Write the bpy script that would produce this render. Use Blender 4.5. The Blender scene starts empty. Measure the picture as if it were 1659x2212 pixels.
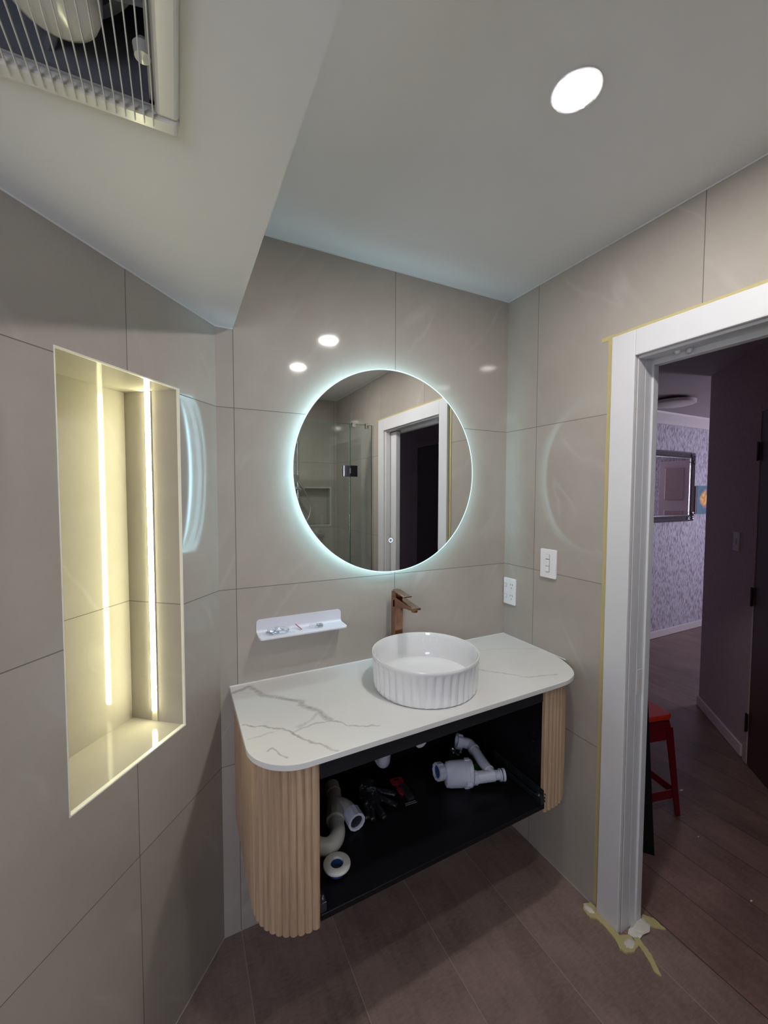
import bpy, bmesh, math, random
from mathutils import Vector, Matrix
random.seed(7)
PI = math.pi
C = bpy.context.scene.collection
SC = bpy.context.scene

# ------------------------------------------------------------------ camera, world, exposure
F_PX, YAW, PITCH, ROLL = 888.18, .465, .0464, .0026
cam_d = bpy.data.cameras.new('camera'); cam = bpy.data.objects.new('camera', cam_d); C.objects.link(cam)
cam_d.sensor_fit = 'VERTICAL'; cam_d.sensor_height = 36.0; cam_d.lens = F_PX * 36.0 / 2212.0
cam_d.clip_start = .01; cam_d.clip_end = 60
fw = Vector((math.sin(YAW) * math.cos(PITCH), math.cos(YAW) * math.cos(PITCH), -math.sin(PITCH)))
r0 = Vector((math.cos(YAW), -math.sin(YAW), 0)); u0 = r0.cross(fw)
rr = math.cos(ROLL) * r0 + math.sin(ROLL) * u0; uu = -math.sin(ROLL) * r0 + math.cos(ROLL) * u0
cam.matrix_world = Matrix(((rr.x, uu.x, -fw.x, -1.3583), (rr.y, uu.y, -fw.y, -1.4515), (rr.z, uu.z, -fw.z, 1.5355), (0, 0, 0, 1)))
SC.camera = cam
w = bpy.data.worlds.new('world'); SC.world = w; w.use_nodes = True
w.node_tree.nodes['Background'].inputs[0].default_value = (.55, .62, .8, 1)
w.node_tree.nodes['Background'].inputs[1].default_value = .05
SC.view_settings.view_transform = 'Standard'; SC.view_settings.look = 'None'
SC.view_settings.gamma = 1; SC.view_settings.exposure = 1.42; SC.view_settings.use_curve_mapping = False
L_DOWN = 142.0        # downlight disc radiance
L_DOWN2 = 95.0
L_RING = 7.5        # mirror back light
L_NICHE = 18.5        # niche strip
L_FILL = 4.0          # added fill window behind the camera, out of view
L_HALL = 15.0

def area(name, loc, size, power, col, direction, size_y=None):
    l = bpy.data.lights.new(name, 'AREA'); l.energy = power; l.color = col
    l.size = size
    if size_y: l.shape = 'RECTANGLE'; l.size_y = size_y
    o = bpy.data.objects.new(name, l); C.objects.link(o); o.location = loc
    o.rotation_euler = Vector(direction).to_track_quat('-Z', 'Y').to_euler()
    return o
# daylight of the far room's window (window_1 below stands right behind it)
area('daylight', (4.96, -.55, 1.45), .9, L_HALL, (.80, .80, 1.0), (-1, .45, -.05), 1.1)

# ------------------------------------------------------------------ node helpers
class NT:
    def __init__(s, name):
        s.m = bpy.data.materials.new(name); s.m.use_nodes = True; s.t = s.m.node_tree
        s.b = s.t.nodes['Principled BSDF']; s.out = s.t.nodes['Material Output']
    def n(s, kind, **kw):
        x = s.t.nodes.new(kind)
        for k, v in kw.items(): setattr(x, k, v)
        return x
    def l(s, a, b): s.t.links.new(a, b)
    def put(s, sock, v):
        if hasattr(v, 'links') or isinstance(v, bpy.types.NodeSocket): s.l(v, sock)
        else: sock.default_value = v
    def math(s, op, a, b=0.0, c=None, clamp=False):
        x = s.n('ShaderNodeMath', operation=op); x.use_clamp = clamp
        s.put(x.inputs[0], a); s.put(x.inputs[1], b)
        if c is not None: s.put(x.inputs[2], c)
        return x.outputs[0]
    def vmath(s, op, a, b=None, out=0):
        x = s.n('ShaderNodeVectorMath', operation=op); s.put(x.inputs[0], a)
        if b is not None: s.put(x.inputs[1], b)
        return x.outputs['Value'] if out == 'v' else x.outputs[0]
    def scale(s, a, f):
        x = s.n('ShaderNodeVectorMath', operation='SCALE'); s.put(x.inputs[0], a); s.put(x.inputs['Scale'], f); return x.outputs[0]
    def noise(s, vec, sc, det=4, rough=.5, dist=0, out='Fac'):
        x = s.n('ShaderNodeTexNoise'); s.put(x.inputs['Vector'], vec); x.inputs['Scale'].default_value = sc
        x.inputs['Detail'].default_value = det; x.inputs['Roughness'].default_value = rough; x.inputs['Distortion'].default_value = dist
        return x.outputs[out]
    def mix(s, f, a, b):
        x = s.n('ShaderNodeMix', data_type='RGBA'); s.put(x.inputs[0], f)
        s.put(x.inputs[6], a if not isinstance(a, tuple) else a + (1,)); s.put(x.inputs[7], b if not isinstance(b, tuple) else b + (1,))
        return x.outputs[2]
    def ramp(s, f, stops):
        x = s.n('ShaderNodeValToRGB'); s.put(x.inputs[0], f); e = x.color_ramp.elements
        while len(e) < len(stops): e.new(.5)
        for k, (p, c) in enumerate(stops):
            e[k].position = p; e[k].color = (c, c, c, 1) if not isinstance(c, tuple) else c + (1,)
        return x.outputs[0]
    def coord(s, k='Object'): return s.n('ShaderNodeTexCoord').outputs[k]
    def bump(s, h, st, dist=.01):
        x = s.n('ShaderNodeBump'); x.inputs['Strength'].default_value = st; x.inputs['Distance'].default_value = dist
        s.put(x.inputs['Height'], h); s.l(x.outputs[0], s.b.inputs['Normal'])
    def set(s, col=None, rough=None, metal=None, spec=None, coat=None, trans=None, ior=None):
        b = s.b.inputs
        if col is not None: s.put(b['Base Color'], col + (1,) if isinstance(col, tuple) else col)
        if rough is not None: s.put(b['Roughness'], rough)
        if metal is not None: b['Metallic'].default_value = metal
        if spec is not None: b['Specular IOR Level'].default_value = spec
        if coat is not None: b['Coat Weight'].default_value = coat; b['Coat Roughness'].default_value = .05
        if trans is not None: b['Transmission Weight'].default_value = trans
        if ior is not None: b['IOR'].default_value = ior
        return s.m

def plain(name, col, rough=.5, metal=0, spec=.5, var=.06, sc=30, bump=0, coat=None, trans=None, ior=None):
    t = NT(name); co = t.coord(); f = t.noise(co, sc, 3)
    a = tuple(max(0, c * (1 - var)) for c in col); b = tuple(c * (1 + var) for c in col)
    t.set(t.mix(f, a, b), rough, metal, spec, coat, trans, ior)
    if bump: t.bump(f, bump, .002)
    return t.m
def emit(name, col, st):
    t = NT(name); t.b.inputs['Base Color'].default_value = (0, 0, 0, 1) if st > 3 else col + (1,)
    t.b.inputs['Emission Color'].default_value = col + (1,); t.b.inputs['Emission Strength'].default_value = st
    return t.m

MOD = .605
def tile(name, axis, u_first, u_lines=True, z_lines=True, base=(.405, .368, .322), mod=MOD):
    """polished stone-look wall tile, joints every 605 mm along axis and up"""
    t = NT(name); co = t.coord()
    u = t.vmath('DOT_PRODUCT', co, axis, 'v'); sep = t.n('ShaderNodeSeparateXYZ'); t.l(co, sep.inputs[0]); z = sep.outputs[2]
    un = t.math('DIVIDE', t.math('SUBTRACT', u, u_first), mod); zn = t.math('DIVIDE', z, mod)
    def line(v, wd):
        fr = t.math('FRACT', v); d = t.math('MINIMUM', fr, t.math('SUBTRACT', 1.0, fr))
        return t.math('LESS_THAN', d, wd / mod / 2)
    ln = None
    if u_lines: ln = line(un, .0022)
    if z_lines:
        lz = line(zn, .0022); ln = lz if ln is None else t.math('MAXIMUM', ln, lz)
    # every tile gets its own piece of stone
    cell = t.n('ShaderNodeCombineXYZ'); t.l(t.math('FLOOR', un), cell.inputs[0]); t.l(t.math('FLOOR', zn), cell.inputs[1])
    wn_ = t.n('ShaderNodeTexWhiteNoise', noise_dimensions='3D'); t.l(cell.outputs[0], wn_.inputs[0])
    off = t.scale(wn_.outputs['Color'], 9.0); p = t.vmath('ADD', co, off)
    cloud = t.noise(p, 2.2, 6, .6); fine = t.noise(p, 160, 2); mid = t.noise(p, 14, 5, .6)
    pu = t.math('ADD', u, t.math('MULTIPLY', t.noise(p, 5, 3, .5), .10))
    st_ = t.n('ShaderNodeCombineXYZ'); t.l(t.math('ADD', t.math('MULTIPLY', pu, 2.3), t.math('MULTIPLY', z, -1.5)), st_.inputs[0])
    t.l(t.math('ADD', t.math('MULTIPLY', pu, .25), t.math('MULTIPLY', z, .40)), st_.inputs[1])
    st = t.vmath('ADD', st_.outputs[0], off)
    v1 = t.math('ABSOLUTE', t.math('SUBTRACT', t.noise(st, 1.6, 3, .5), .5))
    vein = t.ramp(v1, [(0, 1.0), (.028, 0.0)]); vs = t.ramp(t.noise(p, 4, 2), [(.45, 0), (.7, 1)])
    vf = t.math('MULTIPLY', vein, t.math('MULTIPLY', vs, .2))
    c = t.mix(t.ramp(cloud, [(.3, 0), (.7, 1)]), tuple(x * .9 for x in base), tuple(x * 1.1 for x in base))
    c = t.mix(t.math('MULTIPLY', mid, .25), c, tuple(x * 1.25 for x in base))
    c = t.mix(t.math('MULTIPLY', fine, .12), c, (base[0] * .6, base[1] * .6, base[2] * .6))
    c = t.mix(vf, c, (.62, .60, .57))
    if ln is not None: c = t.mix(ln, c, (.13, .125, .115))
    rg = t.math('MULTIPLY_ADD', mid, .04, .045)
    if ln is not None: rg = t.math('MAXIMUM', rg, t.math('MULTIPLY', ln, .8))
    t.set(c, rg, spec=.42)
    if ln is not None: t.bump(t.math('SUBTRACT', t.math('MULTIPLY', t.noise(p, 5, 2), .05), ln), .25, .001)
    return t.m

# ------------------------------------------------------------------ room frame
XL, LA = -1.2415, .6847; H = 2.4; HS = 2.0723; XS = -1.1868; YR = -2.338
WD = Vector((-math.sin(LA), -math.cos(LA), 0)); WN = Vector((math.cos(LA), -math.sin(LA), 0)); WO = Vector((XL, 0, 0))
def LW(t, off, z): v = WO + WD * t - WN * off; return Vector((v.x, v.y, z))

M = {}
M['tile_back'] = tile('tile back', (1, 0, 0), -.5816)
M['tile_right'] = tile('tile right', (0, 1, 0), -.176)
M['tile_rear'] = tile('tile rear', (1, 0, 0), -.63)
M['tile_left'] = tile('tile left', tuple(WD), .348 + WO.dot(WD))
M['tile_niche'] = tile('tile niche', tuple(WD), .9, u_lines=False, mod=1.21)
M['paint'] = plain('ceiling paint', (.76, .76, .755), .55, var=.015, sc=6)
M['white_paint'] = plain('gloss white enamel', (.67, .672, .685), .3, var=.02, sc=20)
M['sealant'] = plain('white sealant', (.72, .72, .72), .4)
M['trim'] = plain('niche edge trim', (.85, .83, .74), .25, metal=0)
M['hallwall'] = plain('hall wallpaper', (.42, .31, .33), .75, var=.2, sc=60, bump=.2)
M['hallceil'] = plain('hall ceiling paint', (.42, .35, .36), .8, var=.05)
M['skirt'] = plain('hall skirting', (.62, .55, .56), .5)
M['dark_door'] = plain('dark stained door', (.055, .018, .016), .4, var=.3, sc=12)
M['brass'] = plain('dark hinge metal', (.05, .04, .035), .4, metal=.8)
M['chrome'] = plain('chrome', (.75, .76, .78), .08, metal=1, var=.01)
M['blackplate'] = plain('black plate', (.012, .012, .014), .15)
M['black'] = plain('black melamine', (.0045, .0045, .006), .38, var=.3, sc=80, spec=.22)
M['rail'] = plain('charcoal melamine', (.013, .013, .017), .45, var=.1, spec=.4)
M['ceramic'] = plain('white ceramic', (.80, .81, .82), .09, var=.01, coat=.4)
M['shelfw'] = plain('white powder coat', (.70, .70, .76), .35, var=.02)
M['plastic_w'] = plain('white switch plastic', (.84, .84, .84), .28, var=.01)
M['switch_gap'] = plain('switch gap grey', (.40, .40, .42), .5)
M['slot'] = plain('socket slot dark', (.03, .03, .03), .6)
M['pvc'] = plain('grey white pvc', (.58, .60, .72), .32, var=.03)
M['pvc_warm'] = plain('used pvc', (.50, .49, .47), .42, var=.08, sc=25)
M['pvc_dark'] = plain('pipe bore', (.02, .02, .03), .5)
M['pvc_blue'] = plain('blue plastic', (.01, .05, .17), .4)
M['zinc'] = plain('zinc runner', (.07, .08, .095), .34, metal=.85, var=.2)
M['steel'] = plain('bright steel', (.62, .64, .66), .25, metal=1, var=.1)
M['tape'] = plain('masking tape', (.50, .43, .20), .7, var=.08, sc=60)
M['filler'] = plain('white filler', (.66, .63, .56), .7, var=.15, sc=80, bump=.4)
M['red'] = plain('red plastic', (.15, .002, .010), .3, var=.05)
M['red_lit'] = plain('red plastic lit top', (.62, .03, .012), .35, var=.05)  # brighter copy of the stool red, light on the seat put into the colour
M['green'] = plain('green card', (.05, .30, .05), .5)
M['redcard'] = plain('red card', (.22, .010, .025), .45, var=.2)
M['ledoff'] = plain('aluminium channel', (.72, .70, .6), .3, metal=.6)
M['fan_w'] = plain('fan plastic', (.72, .71, .66), .18, var=.01)
M['fan_d'] = plain('fan grey plastic', (.05, .052, .06), .45, var=.1)
M['fan_blade'] = plain('fan blade grey', (.16, .17, .20), .4, var=.1)
M['mirror'] = plain('mirror silver', (.93, .95, .94), .0, metal=1, var=0)
M['led_ring'] = emit('mirror back light', (.52, .86, 1.0), L_RING)
M['led_edge'] = emit('mirror lit edge', (.42, .74, .84), .62)
M['led_touch'] = emit('touch sensor light', (.55, .75, 1.0), .5)
M['down'] = emit('downlight diffuser', (1.0, .965, .955), L_DOWN)
M['down2'] = emit('downlight diffuser warm', (1.0, .965, .91), L_DOWN2)
M['niche_led'] = emit('niche strip light', (1.0, 1.0, .61), L_NICHE)
M['daylight'] = emit('window daylight', (.8, .85, 1.0), 1.6)
M['bath_fill'] = emit('added bath fill light', (.80, .84, 1.0), L_FILL)  # glow of the added window, soft fill for the walls

def glass(name, col, rough=0.0):
    t = NT(name); g = t.n('ShaderNodeBsdfGlass'); g.inputs['Color'].default_value = col + (1,); g.inputs['IOR'].default_value = 1.45
    g.inputs['Roughness'].default_value = rough
    f = t.noise(t.coord(), 3, 2); t.l(t.mix(f, tuple(c * .99 for c in col), col), g.inputs['Color'])
    t.l(g.outputs[0], t.out.inputs[0]); return t.m
M['glass'] = glass('shower glass', (.93, .97, .96))
def film(name):
    t = NT(name); a = t.n('ShaderNodeBsdfTransparent'); b = t.n('ShaderNodeBsdfGlossy'); b.inputs['Roughness'].default_value = .15
    b.inputs['Color'].default_value = (.8, .85, .9, 1); m = t.n('ShaderNodeMixShader')
    f = t.ramp(t.noise(t.coord(), 120, 3), [(.4, .05), (.75, .55)]); t.l(f, m.inputs[0]); t.l(a.outputs[0], m.inputs[1]); t.l(b.outputs[0], m.inputs[2])
    t.l(m.outputs[0], t.out.inputs[0]); return t.m
M['film'] = film('clear plastic film')

def floor_mat(name, base, line, x_first, step):
    t = NT(name); co = t.coord(); sep = t.n('ShaderNodeSeparateXYZ'); t.l(co, sep.inputs[0])
    un = t.math('DIVIDE', t.math('SUBTRACT', sep.outputs[0], x_first), step)
    fr = t.math('FRACT', un); d = t.math('MINIMUM', fr, t.math('SUBTRACT', 1.0, fr)); ln = t.math('LESS_THAN', d, .0026 / step / 2)
    cell = t.n('ShaderNodeTexWhiteNoise', noise_dimensions='1D'); t.l(t.math('FLOOR', un), cell.inputs['W'])
    p = t.vmath('ADD', t.vmath('MULTIPLY', co, (1, .12, 1)), t.scale(cell.outputs['Color'], 5))
    g1 = t.noise(p, 35, 6, .65, .4); g2 = t.noise(t.vmath('ADD', co, t.scale(cell.outputs['Color'], 5)), 3.5, 4, .6)
    g3 = t.noise(t.vmath('MULTIPLY', co, (.35, 1, 1)), 130, 3, .6)
    f = t.math('ADD', t.math('MULTIPLY', g1, .25), t.math('ADD', t.math('MULTIPLY', g2, .55), t.math('MULTIPLY', g3, .25)))
    c = t.mix(t.ramp(f, [(.35, 0), (.75, 1)]), tuple(x * .55 for x in base), tuple(x * 1.5 for x in base))
    if line: c = t.mix(ln, c, line)
    t.set(c, t.math('MULTIPLY_ADD', g3, .15, .32), spec=.4); t.bump(t.math('ADD', g3, g1), .15, .001)
    return t.m
M['floor'] = floor_mat('wood look floor tile', (.235, .165, .142), (.33, .27, .25), -.885, .3005)
M['hallfloor'] = floor_mat('hall timber floor', (.19, .115, .10), (.03, .02, .02), .16, .19)

def wood():
    t = NT('fluted oak'); co = t.coord(); p = t.vmath('MULTIPLY', co, (1, 1, .03))
    g = t.noise(p, 95, 6, .7, .3); g2 = t.noise(p, 420, 3, .6); g3 = t.noise(t.vmath('MULTIPLY', co, (1, 1, .25)), 6, 3)
    f = t.math('ADD', t.math('MULTIPLY', g, .55), t.math('ADD', t.math('MULTIPLY', g2, .25), t.math('MULTIPLY', g3, .2)))
    t.set(t.ramp(f, [(.32, (.27, .18, .115)), (.5, (.44, .31, .205)), (.68, (.57, .42, .29))]), .5, spec=.35); t.bump(g2, .15, .0006)
    return t.m
M['wood'] = wood()

def copper():
    t = NT('brushed copper'); co = t.coord(); g = t.noise(t.vmath('MULTIPLY', co, (1, 1, .05)), 500, 2)
    t.set(t.mix(g, (.33, .17, .115), (.42, .23, .16)), .13, 1); return t.m
M['copper'] = copper()

def marble():
    """white stone slab with hand-placed grey veins (each vein a bent line in the slab)"""
    t = NT('veined white stone'); co = t.coord()
    warp = t.vmath('ADD', co, t.scale(t.vmath('SUBTRACT', t.noise(co, 16, 5, .62, out='Color'), (.5, .5, .5)), .045))
    flat = t.vmath('MULTIPLY', warp, (1, 1, 0))
    V = [([(-1.205, -.05), (-1.152, -.03), (-1.128, -.105), (-1.063, -.162), (-1.021, -.200), (-1.030, -.225), (-.992, -.28), (-.976, -.345)], .008, .75),
         ([(-1.085, -.359), (-1.055, -.349), (-1.014, -.342), (-.977, -.352), (-.931, -.402), (-.86, -.43)], .0028, .6),
         ([(-.992, -.28), (-1.035, -.32), (-1.07, -.345)], .005, .35),
         ([(-1.211, -.251), (-1.175, -.281), (-1.147, -.292), (-1.111, -.332), (-1.087, -.373), (-1.054, -.431), (-1.024, -.460), (-1.000, -.485)], .0032, .8),
         ([(-1.203, -.338), (-1.16, -.337), (-1.119, -.334)], .0025, .4),
         ([(-1.165, -.407), (-1.148, -.400), (-1.144, -.431), (-1.130, -.455)], .0030, .7),
         ([(-.43, -.20), (-.364, -.262), (-.335, -.300), (-.304, -.338), (-.245, -.398), (-.208, -.404), (-.136, -.421)], .0030, .6),
         ([(-.40, -.02), (-.30, -.10), (-.16, -.14), (0, -.22)], .003, .25)]
    tot = None
    for pts, wd, st in V:
        dm = None
        for a, b in zip(pts, pts[1:]):
            A = Vector((a[0], a[1], 0)); B = Vector((b[0], b[1], 0)); d = B - A
            ap = t.vmath('SUBTRACT', flat, tuple(A)); h = t.math('DIVIDE', t.vmath('DOT_PRODUCT', ap, tuple(d), 'v'), d.length_squared, clamp=True)
            dist = t.vmath('LENGTH', t.vmath('SUBTRACT', ap, t.scale(tuple(d), h)), None, 'v')
            dm = dist if dm is None else t.math('MINIMUM', dm, dist)
        k = t.math('SUBTRACT', 1.0, t.math('DIVIDE', dm, wd * 1.7), clamp=True)
        k = t.math('MULTIPLY', t.math('POWER', k, .8), st); tot = k if tot is None else t.math('MAXIMUM', tot, k)
    tot = t.math('MULTIPLY', tot, t.ramp(t.noise(co, 45, 4, .7), [(.3, .35), (.6, 1)]))
    c = t.mix(t.noise(co, 5, 4), (.66, .66, .64), (.74, .74, .715)); c = t.mix(tot, c, (.27, .235, .225))
    t.set(c, .2, spec=.45); return t.m
M['marble'] = marble()

def wallpaper():
    t = NT('streaked wallpaper'); co = t.coord(); p = t.vmath('MULTIPLY', co, (1, 1, .22))
    f = t.noise(p, 85, 3, .6); t.set(t.mix(t.ramp(f, [(.46, 0), (.6, 1)]), (.52, .48, .56), (.24, .19, .24)), .7); return t.m
M['wallpaper'] = wallpaper()
def painting():
    t = NT('painted flower canvas'); co = t.coord(); f = t.noise(co, 22, 3); g = t.noise(co, 9, 2)
    gr = t.n('ShaderNodeVectorMath', operation='DISTANCE'); t.l(co, gr.inputs[0]); gr.inputs[1].default_value = (3.99, 1.10, 1.48)
    k = t.ramp(t.math('ADD', gr.outputs['Value'], t.math('MULTIPLY', g, .10)), [(.11, 1), (.155, 0)])
    c = t.mix(k, t.mix(f, (.03, .07, .20), (.08, .22, .26)), t.mix(t.ramp(f, [(.42, 0), (.58, 1)]), (.75, .20, .10), (.85, .55, .10)))
    t.set(c, .6); return t.m
M['painting'] = painting()
def glove_mat():
    t = NT('black glove rubber'); co = t.coord(); f = t.ramp(t.noise(co, 60, 3, .6), [(.60, 0), (.68, 1)])
    t.set(t.mix(f, (.012, .012, .014), (.33, .35, .40)), .35); return t.m
M['glove'] = glove_mat()

# ------------------------------------------------------------------ mesh helpers
def tag(o, label=None, cat=None, group=None, kind=None):
    if label: o['label'] = label
    if cat: o['category'] = cat
    if group: o['group'] = group
    if kind: o['kind'] = kind
    return o
def obj(name, bm, mat, parent=None, smooth=False, bevel=0, seg=2, recalc=True):
    if recalc: bmesh.ops.recalc_face_normals(bm, faces=bm.faces)
    me = bpy.data.meshes.new(name); bm.to_mesh(me); bm.free()
    if isinstance(mat, (list, tuple)):
        for m in mat: me.materials.append(m)
    else: me.materials.append(mat)
    if smooth:
        for p in me.polygons: p.use_smooth = True
        me.set_sharp_from_angle(angle=math.radians(38))
    o = bpy.data.objects.new(name, me); C.objects.link(o)
    if parent is not None:
        o.parent = parent; o.matrix_parent_inverse = world(parent).inverted()
    if bevel:
        b = o.modifiers.new('bevel', 'BEVEL'); b.width = bevel; b.segments = seg; b.limit_method = 'ANGLE'; b.angle_limit = math.radians(40)
    return o
def world(o):
    m = Matrix.LocRotScale(o.location, o.rotation_euler, o.scale)
    return (world(o.parent) @ o.matrix_parent_inverse @ m) if o.parent else m
def thing(name, loc, label, cat, group=None, kind=None):
    o = bpy.data.objects.new(name, None); C.objects.link(o); o.location = loc; o.empty_display_size = .05
    return tag(o, label, cat, group, kind)
def hexa(bm, P, mi=0):
    v = [bm.verts.new(p) for p in P]
    for f in ((0, 1, 2, 3), (7, 6, 5, 4), (0, 4, 5, 1), (1, 5, 6, 2), (2, 6, 7, 3), (3, 7, 4, 0)):
        bm.faces.new([v[i] for i in f]).material_index = mi
def box(bm, x0, x1, y0, y1, z0, z1, fn=None, mi=0):
    P = [(x0, y0, z0), (x1, y0, z0), (x1, y1, z0), (x0, y1, z0), (x0, y0, z1), (x1, y0, z1), (x1, y1, z1), (x0, y1, z1)]
    if fn: P = [fn(*p) for p in P]
    hexa(bm, P, mi)
def B(*a, fn=None):
    bm = bmesh.new(); box(bm, *a, fn=fn); return bm
def prism(bm, poly, z0, z1, fn=None, mi=0):
    f_ = fn or (lambda x, y, z: (x, y, z))
    a = [bm.verts.new(f_(x, y, z0)) for x, y in poly]; b = [bm.verts.new(f_(x, y, z1)) for x, y in poly]; n = len(poly)
    bm.faces.new(a[::-1]).material_index = mi; bm.faces.new(b).material_index = mi
    for i in range(n): bm.faces.new([a[i], a[(i + 1) % n], b[(i + 1) % n], b[i]]).material_index = mi
def tube(bm, path, rad, seg=16, caps=True, mi=0):
    pts = [Vector(p) for p in path]; rad = rad if isinstance(rad, (list, tuple)) else [rad] * len(pts)
    T = []
    for i in range(len(pts)):
        a = pts[max(i - 1, 0)]; b = pts[min(i + 1, len(pts) - 1)]; d = b - a
        if d.length < 1e-9: d = T[-1].copy() if T else Vector((0, 0, 1))
        T.append(d.normalized())
    n = T[0].orthogonal().normalized(); rings = []
    for i, p in enumerate(pts):
        n = (n - T[i] * n.dot(T[i])).normalized(); b = T[i].cross(n)
        rings.append([bm.verts.new(p + (n * math.cos(2 * PI * k / seg) + b * math.sin(2 * PI * k / seg)) * rad[i]) for k in range(seg)])
    for r1, r2 in zip(rings, rings[1:]):
        for k in range(seg): bm.faces.new([r1[k], r1[(k + 1) % seg], r2[(k + 1) % seg], r2[k]]).material_index = mi
    if caps:
        bm.faces.new(rings[0][::-1]).material_index = mi; bm.faces.new(rings[-1]).material_index = mi
    return rings
def ring(bm, p0, p1, ro, ri, seg=32, mi=0, ribs=0, rib_h=.0):
    """open pipe / annulus between p0 and p1"""
    p0 = Vector(p0); p1 = Vector(p1); d = (p1 - p0).normalized(); n = d.orthogonal().normalized(); b = d.cross(n)
    def rg(p, r, wob=False):
        out = []
        for k in range(seg):
            q = r + (rib_h if (ribs and wob and (k * ribs * 2 // seg) % 2) else 0)
            a = 2 * PI * k / seg; out.append(bm.verts.new(p + (n * math.cos(a) + b * math.sin(a)) * q))
        return out
    R = [rg(p0, ri), rg(p0, ro, True), rg(p1, ro, True), rg(p1, ri)]
    for i in range(4):
        r1, r2 = R[i], R[(i + 1) % 4]
        for k in range(seg): bm.faces.new([r1[k], r1[(k + 1) % seg], r2[(k + 1) % seg], r2[k]]).material_index = mi
def arc_path(pts, r=.03, n=8):
    """polyline with rounded corners"""
    P = [Vector(p) for p in pts]; out = [P[0]]
    for a, b, c in zip(P, P[1:], P[2:]):
        u = (a - b).normalized(); v = (c - b).normalized(); rr_ = min(r, (a - b).length * .49, (c - b).length * .49)
        s = b + u * rr_; e = b + v * rr_
        for k in range(n + 1):
            q = k / n; out.append((1 - q) ** 2 * s + 2 * q * (1 - q) * b + q * q * e)
    out.append(P[-1]); return out
def lathe(bm, prof, c, seg=48, fn=None, close=False):
    rings = []
    for i, (r, z) in enumerate(prof):
        rings.append([bm.verts.new((c[0] + (fn(i, k / seg * 2 * PI, r) if fn else r) * math.cos(2 * PI * k / seg),
                                    c[1] + (fn(i, k / seg * 2 * PI, r) if fn else r) * math.sin(2 * PI * k / seg), c[2] + z)) for k in range(seg)])
    for r1, r2 in zip(rings, rings[1:]):
        for k in range(seg): bm.faces.new([r1[k], r1[(k + 1) % seg], r2[(k + 1) % seg], r2[k]])
    if prof[0][0] > 1e-6: bm.faces.new(rings[0][::-1])
    if prof[-1][0] > 1e-6: bm.faces.new(rings[-1])
def clip(poly, p, n):
    out = []
    for i in range(len(poly)):
        a = Vector(poly[i]); b = Vector(poly[(i + 1) % len(poly)]); da = (a - p).dot(n); db = (b - p).dot(n)
        if da >= 0: out.append(tuple(a))
        if da * db < 0: out.append(tuple(a + (b - a) * (da / (da - db))))
    return out
def rrect(x0, x1, y0, y1, r, n=6):
    out = []
    for cx, cy, a0 in ((x1 - r, y0 + r, -PI / 2), (x1 - r, y1 - r, 0), (x0 + r, y1 - r, PI / 2), (x0 + r, y0 + r, PI)):
        for k in range(n + 1): a = a0 + PI / 2 * k / n; out.append((cx + r * math.cos(a), cy + r * math.sin(a)))
    return out
def struct(name, bm, m, **kw): return tag(obj(name, bm, m, **kw), kind='structure')

# ------------------------------------------------------------------ SETTING: bathroom
struct('floor', B(-3.3, .155, YR - .1, .0, -.05, 0), M['floor'])
struct('wall_back', B(XL - .02, .14, 0, .12, 0, H), M['tile_back'])
bm = bmesh.new()
D0, D1, DZ = -.60, -1.31, 1.985        # door opening
box(bm, 0, .09, D0, 0, 0, H); box(bm, 0, .09, D1, D0, DZ, H); box(bm, 0, .09, YR, D1, 0, H)
struct('wall_right', bm, M['tile_right'])
# rear wall with its shower niche opening
NX0, NX1, NZ0, NZ1 = -.50, -.068, 1.237, 1.577
bm = bmesh.new()
TW0, TW1, ZW0, ZW1 = -2.68, -1.95, .95, 1.98  # opening for the added fill window
for a in ((-3.2, TW0, 0, H), (TW1, NX0, 0, H), (TW0, TW1, 0, ZW0), (TW0, TW1, ZW1, H), (NX1, .135, 0, H), (NX0, NX1, 0, NZ0), (NX0, NX1, NZ1, H)): box(bm, a[0], a[1], YR - .12, YR, a[2], a[3])
box(bm, NX0, NX1, YR - .12, YR - .09, NZ0, NZ1)
rear = struct('wall_rear', bm, M['tile_rear'])
bm = bmesh.new()
for a in ((NX0 - .012, NX1 + .012, NZ0 - .012, NZ0), (NX0 - .012, NX1 + .012, NZ1, NZ1 + .012), (NX0 - .012, NX0, NZ0, NZ1), (NX1, NX1 + .012, NZ0, NZ1)):
    box(bm, a[0], a[1], YR, YR + .003, a[2], a[3])
obj('niche_trim', bm, M['pvc_warm'], rear)
# diagonal left wall with lit niche
T0, T1, Z0, Z1, ND = .172, .525, .851, 1.8277, .185
bm = bmesh.new(); TE = 3.02
for a in ((0, T0, 0, H), (T1, TE, 0, H), (T0, T1, 0, Z0), (T0, T1, Z1, H)): box(bm, a[0], a[1], 0, ND + .03, a[2], a[3], fn=LW)
wl = struct('wall_left', bm, M['tile_left'])
bm = bmesh.new()
box(bm, T0 - .004, T1 + .004, ND, ND + .02, Z0 - .004, Z1 + .004, fn=LW)
box(bm, T0 - .004, T0 + .0006, .001, ND, Z0, Z1, fn=LW); box(bm, T1 - .0006, T1 + .004, .001, ND, Z0, Z1, fn=LW)
box(bm, T0, T1, .001, ND, Z0 - .004, Z0 + .0006, fn=LW); box(bm, T0, T1, .001, ND, Z1 - .0006, Z1 + .004, fn=LW)
obj('niche_lining', bm, M['tile_niche'], wl)
bm = bmesh.new(); e = .007
box(bm, T0, T0 + .0012, 0, e, Z0, Z1, fn=LW); box(bm, T1 - .0012, T1, 0, e, Z0, Z1, fn=LW)
box(bm, T0, T1, 0, e * 1.6, Z0, Z0 + .0012, fn=LW); box(bm, T0, T1, 0, e, Z1 - .0012, Z1, fn=LW)
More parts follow.
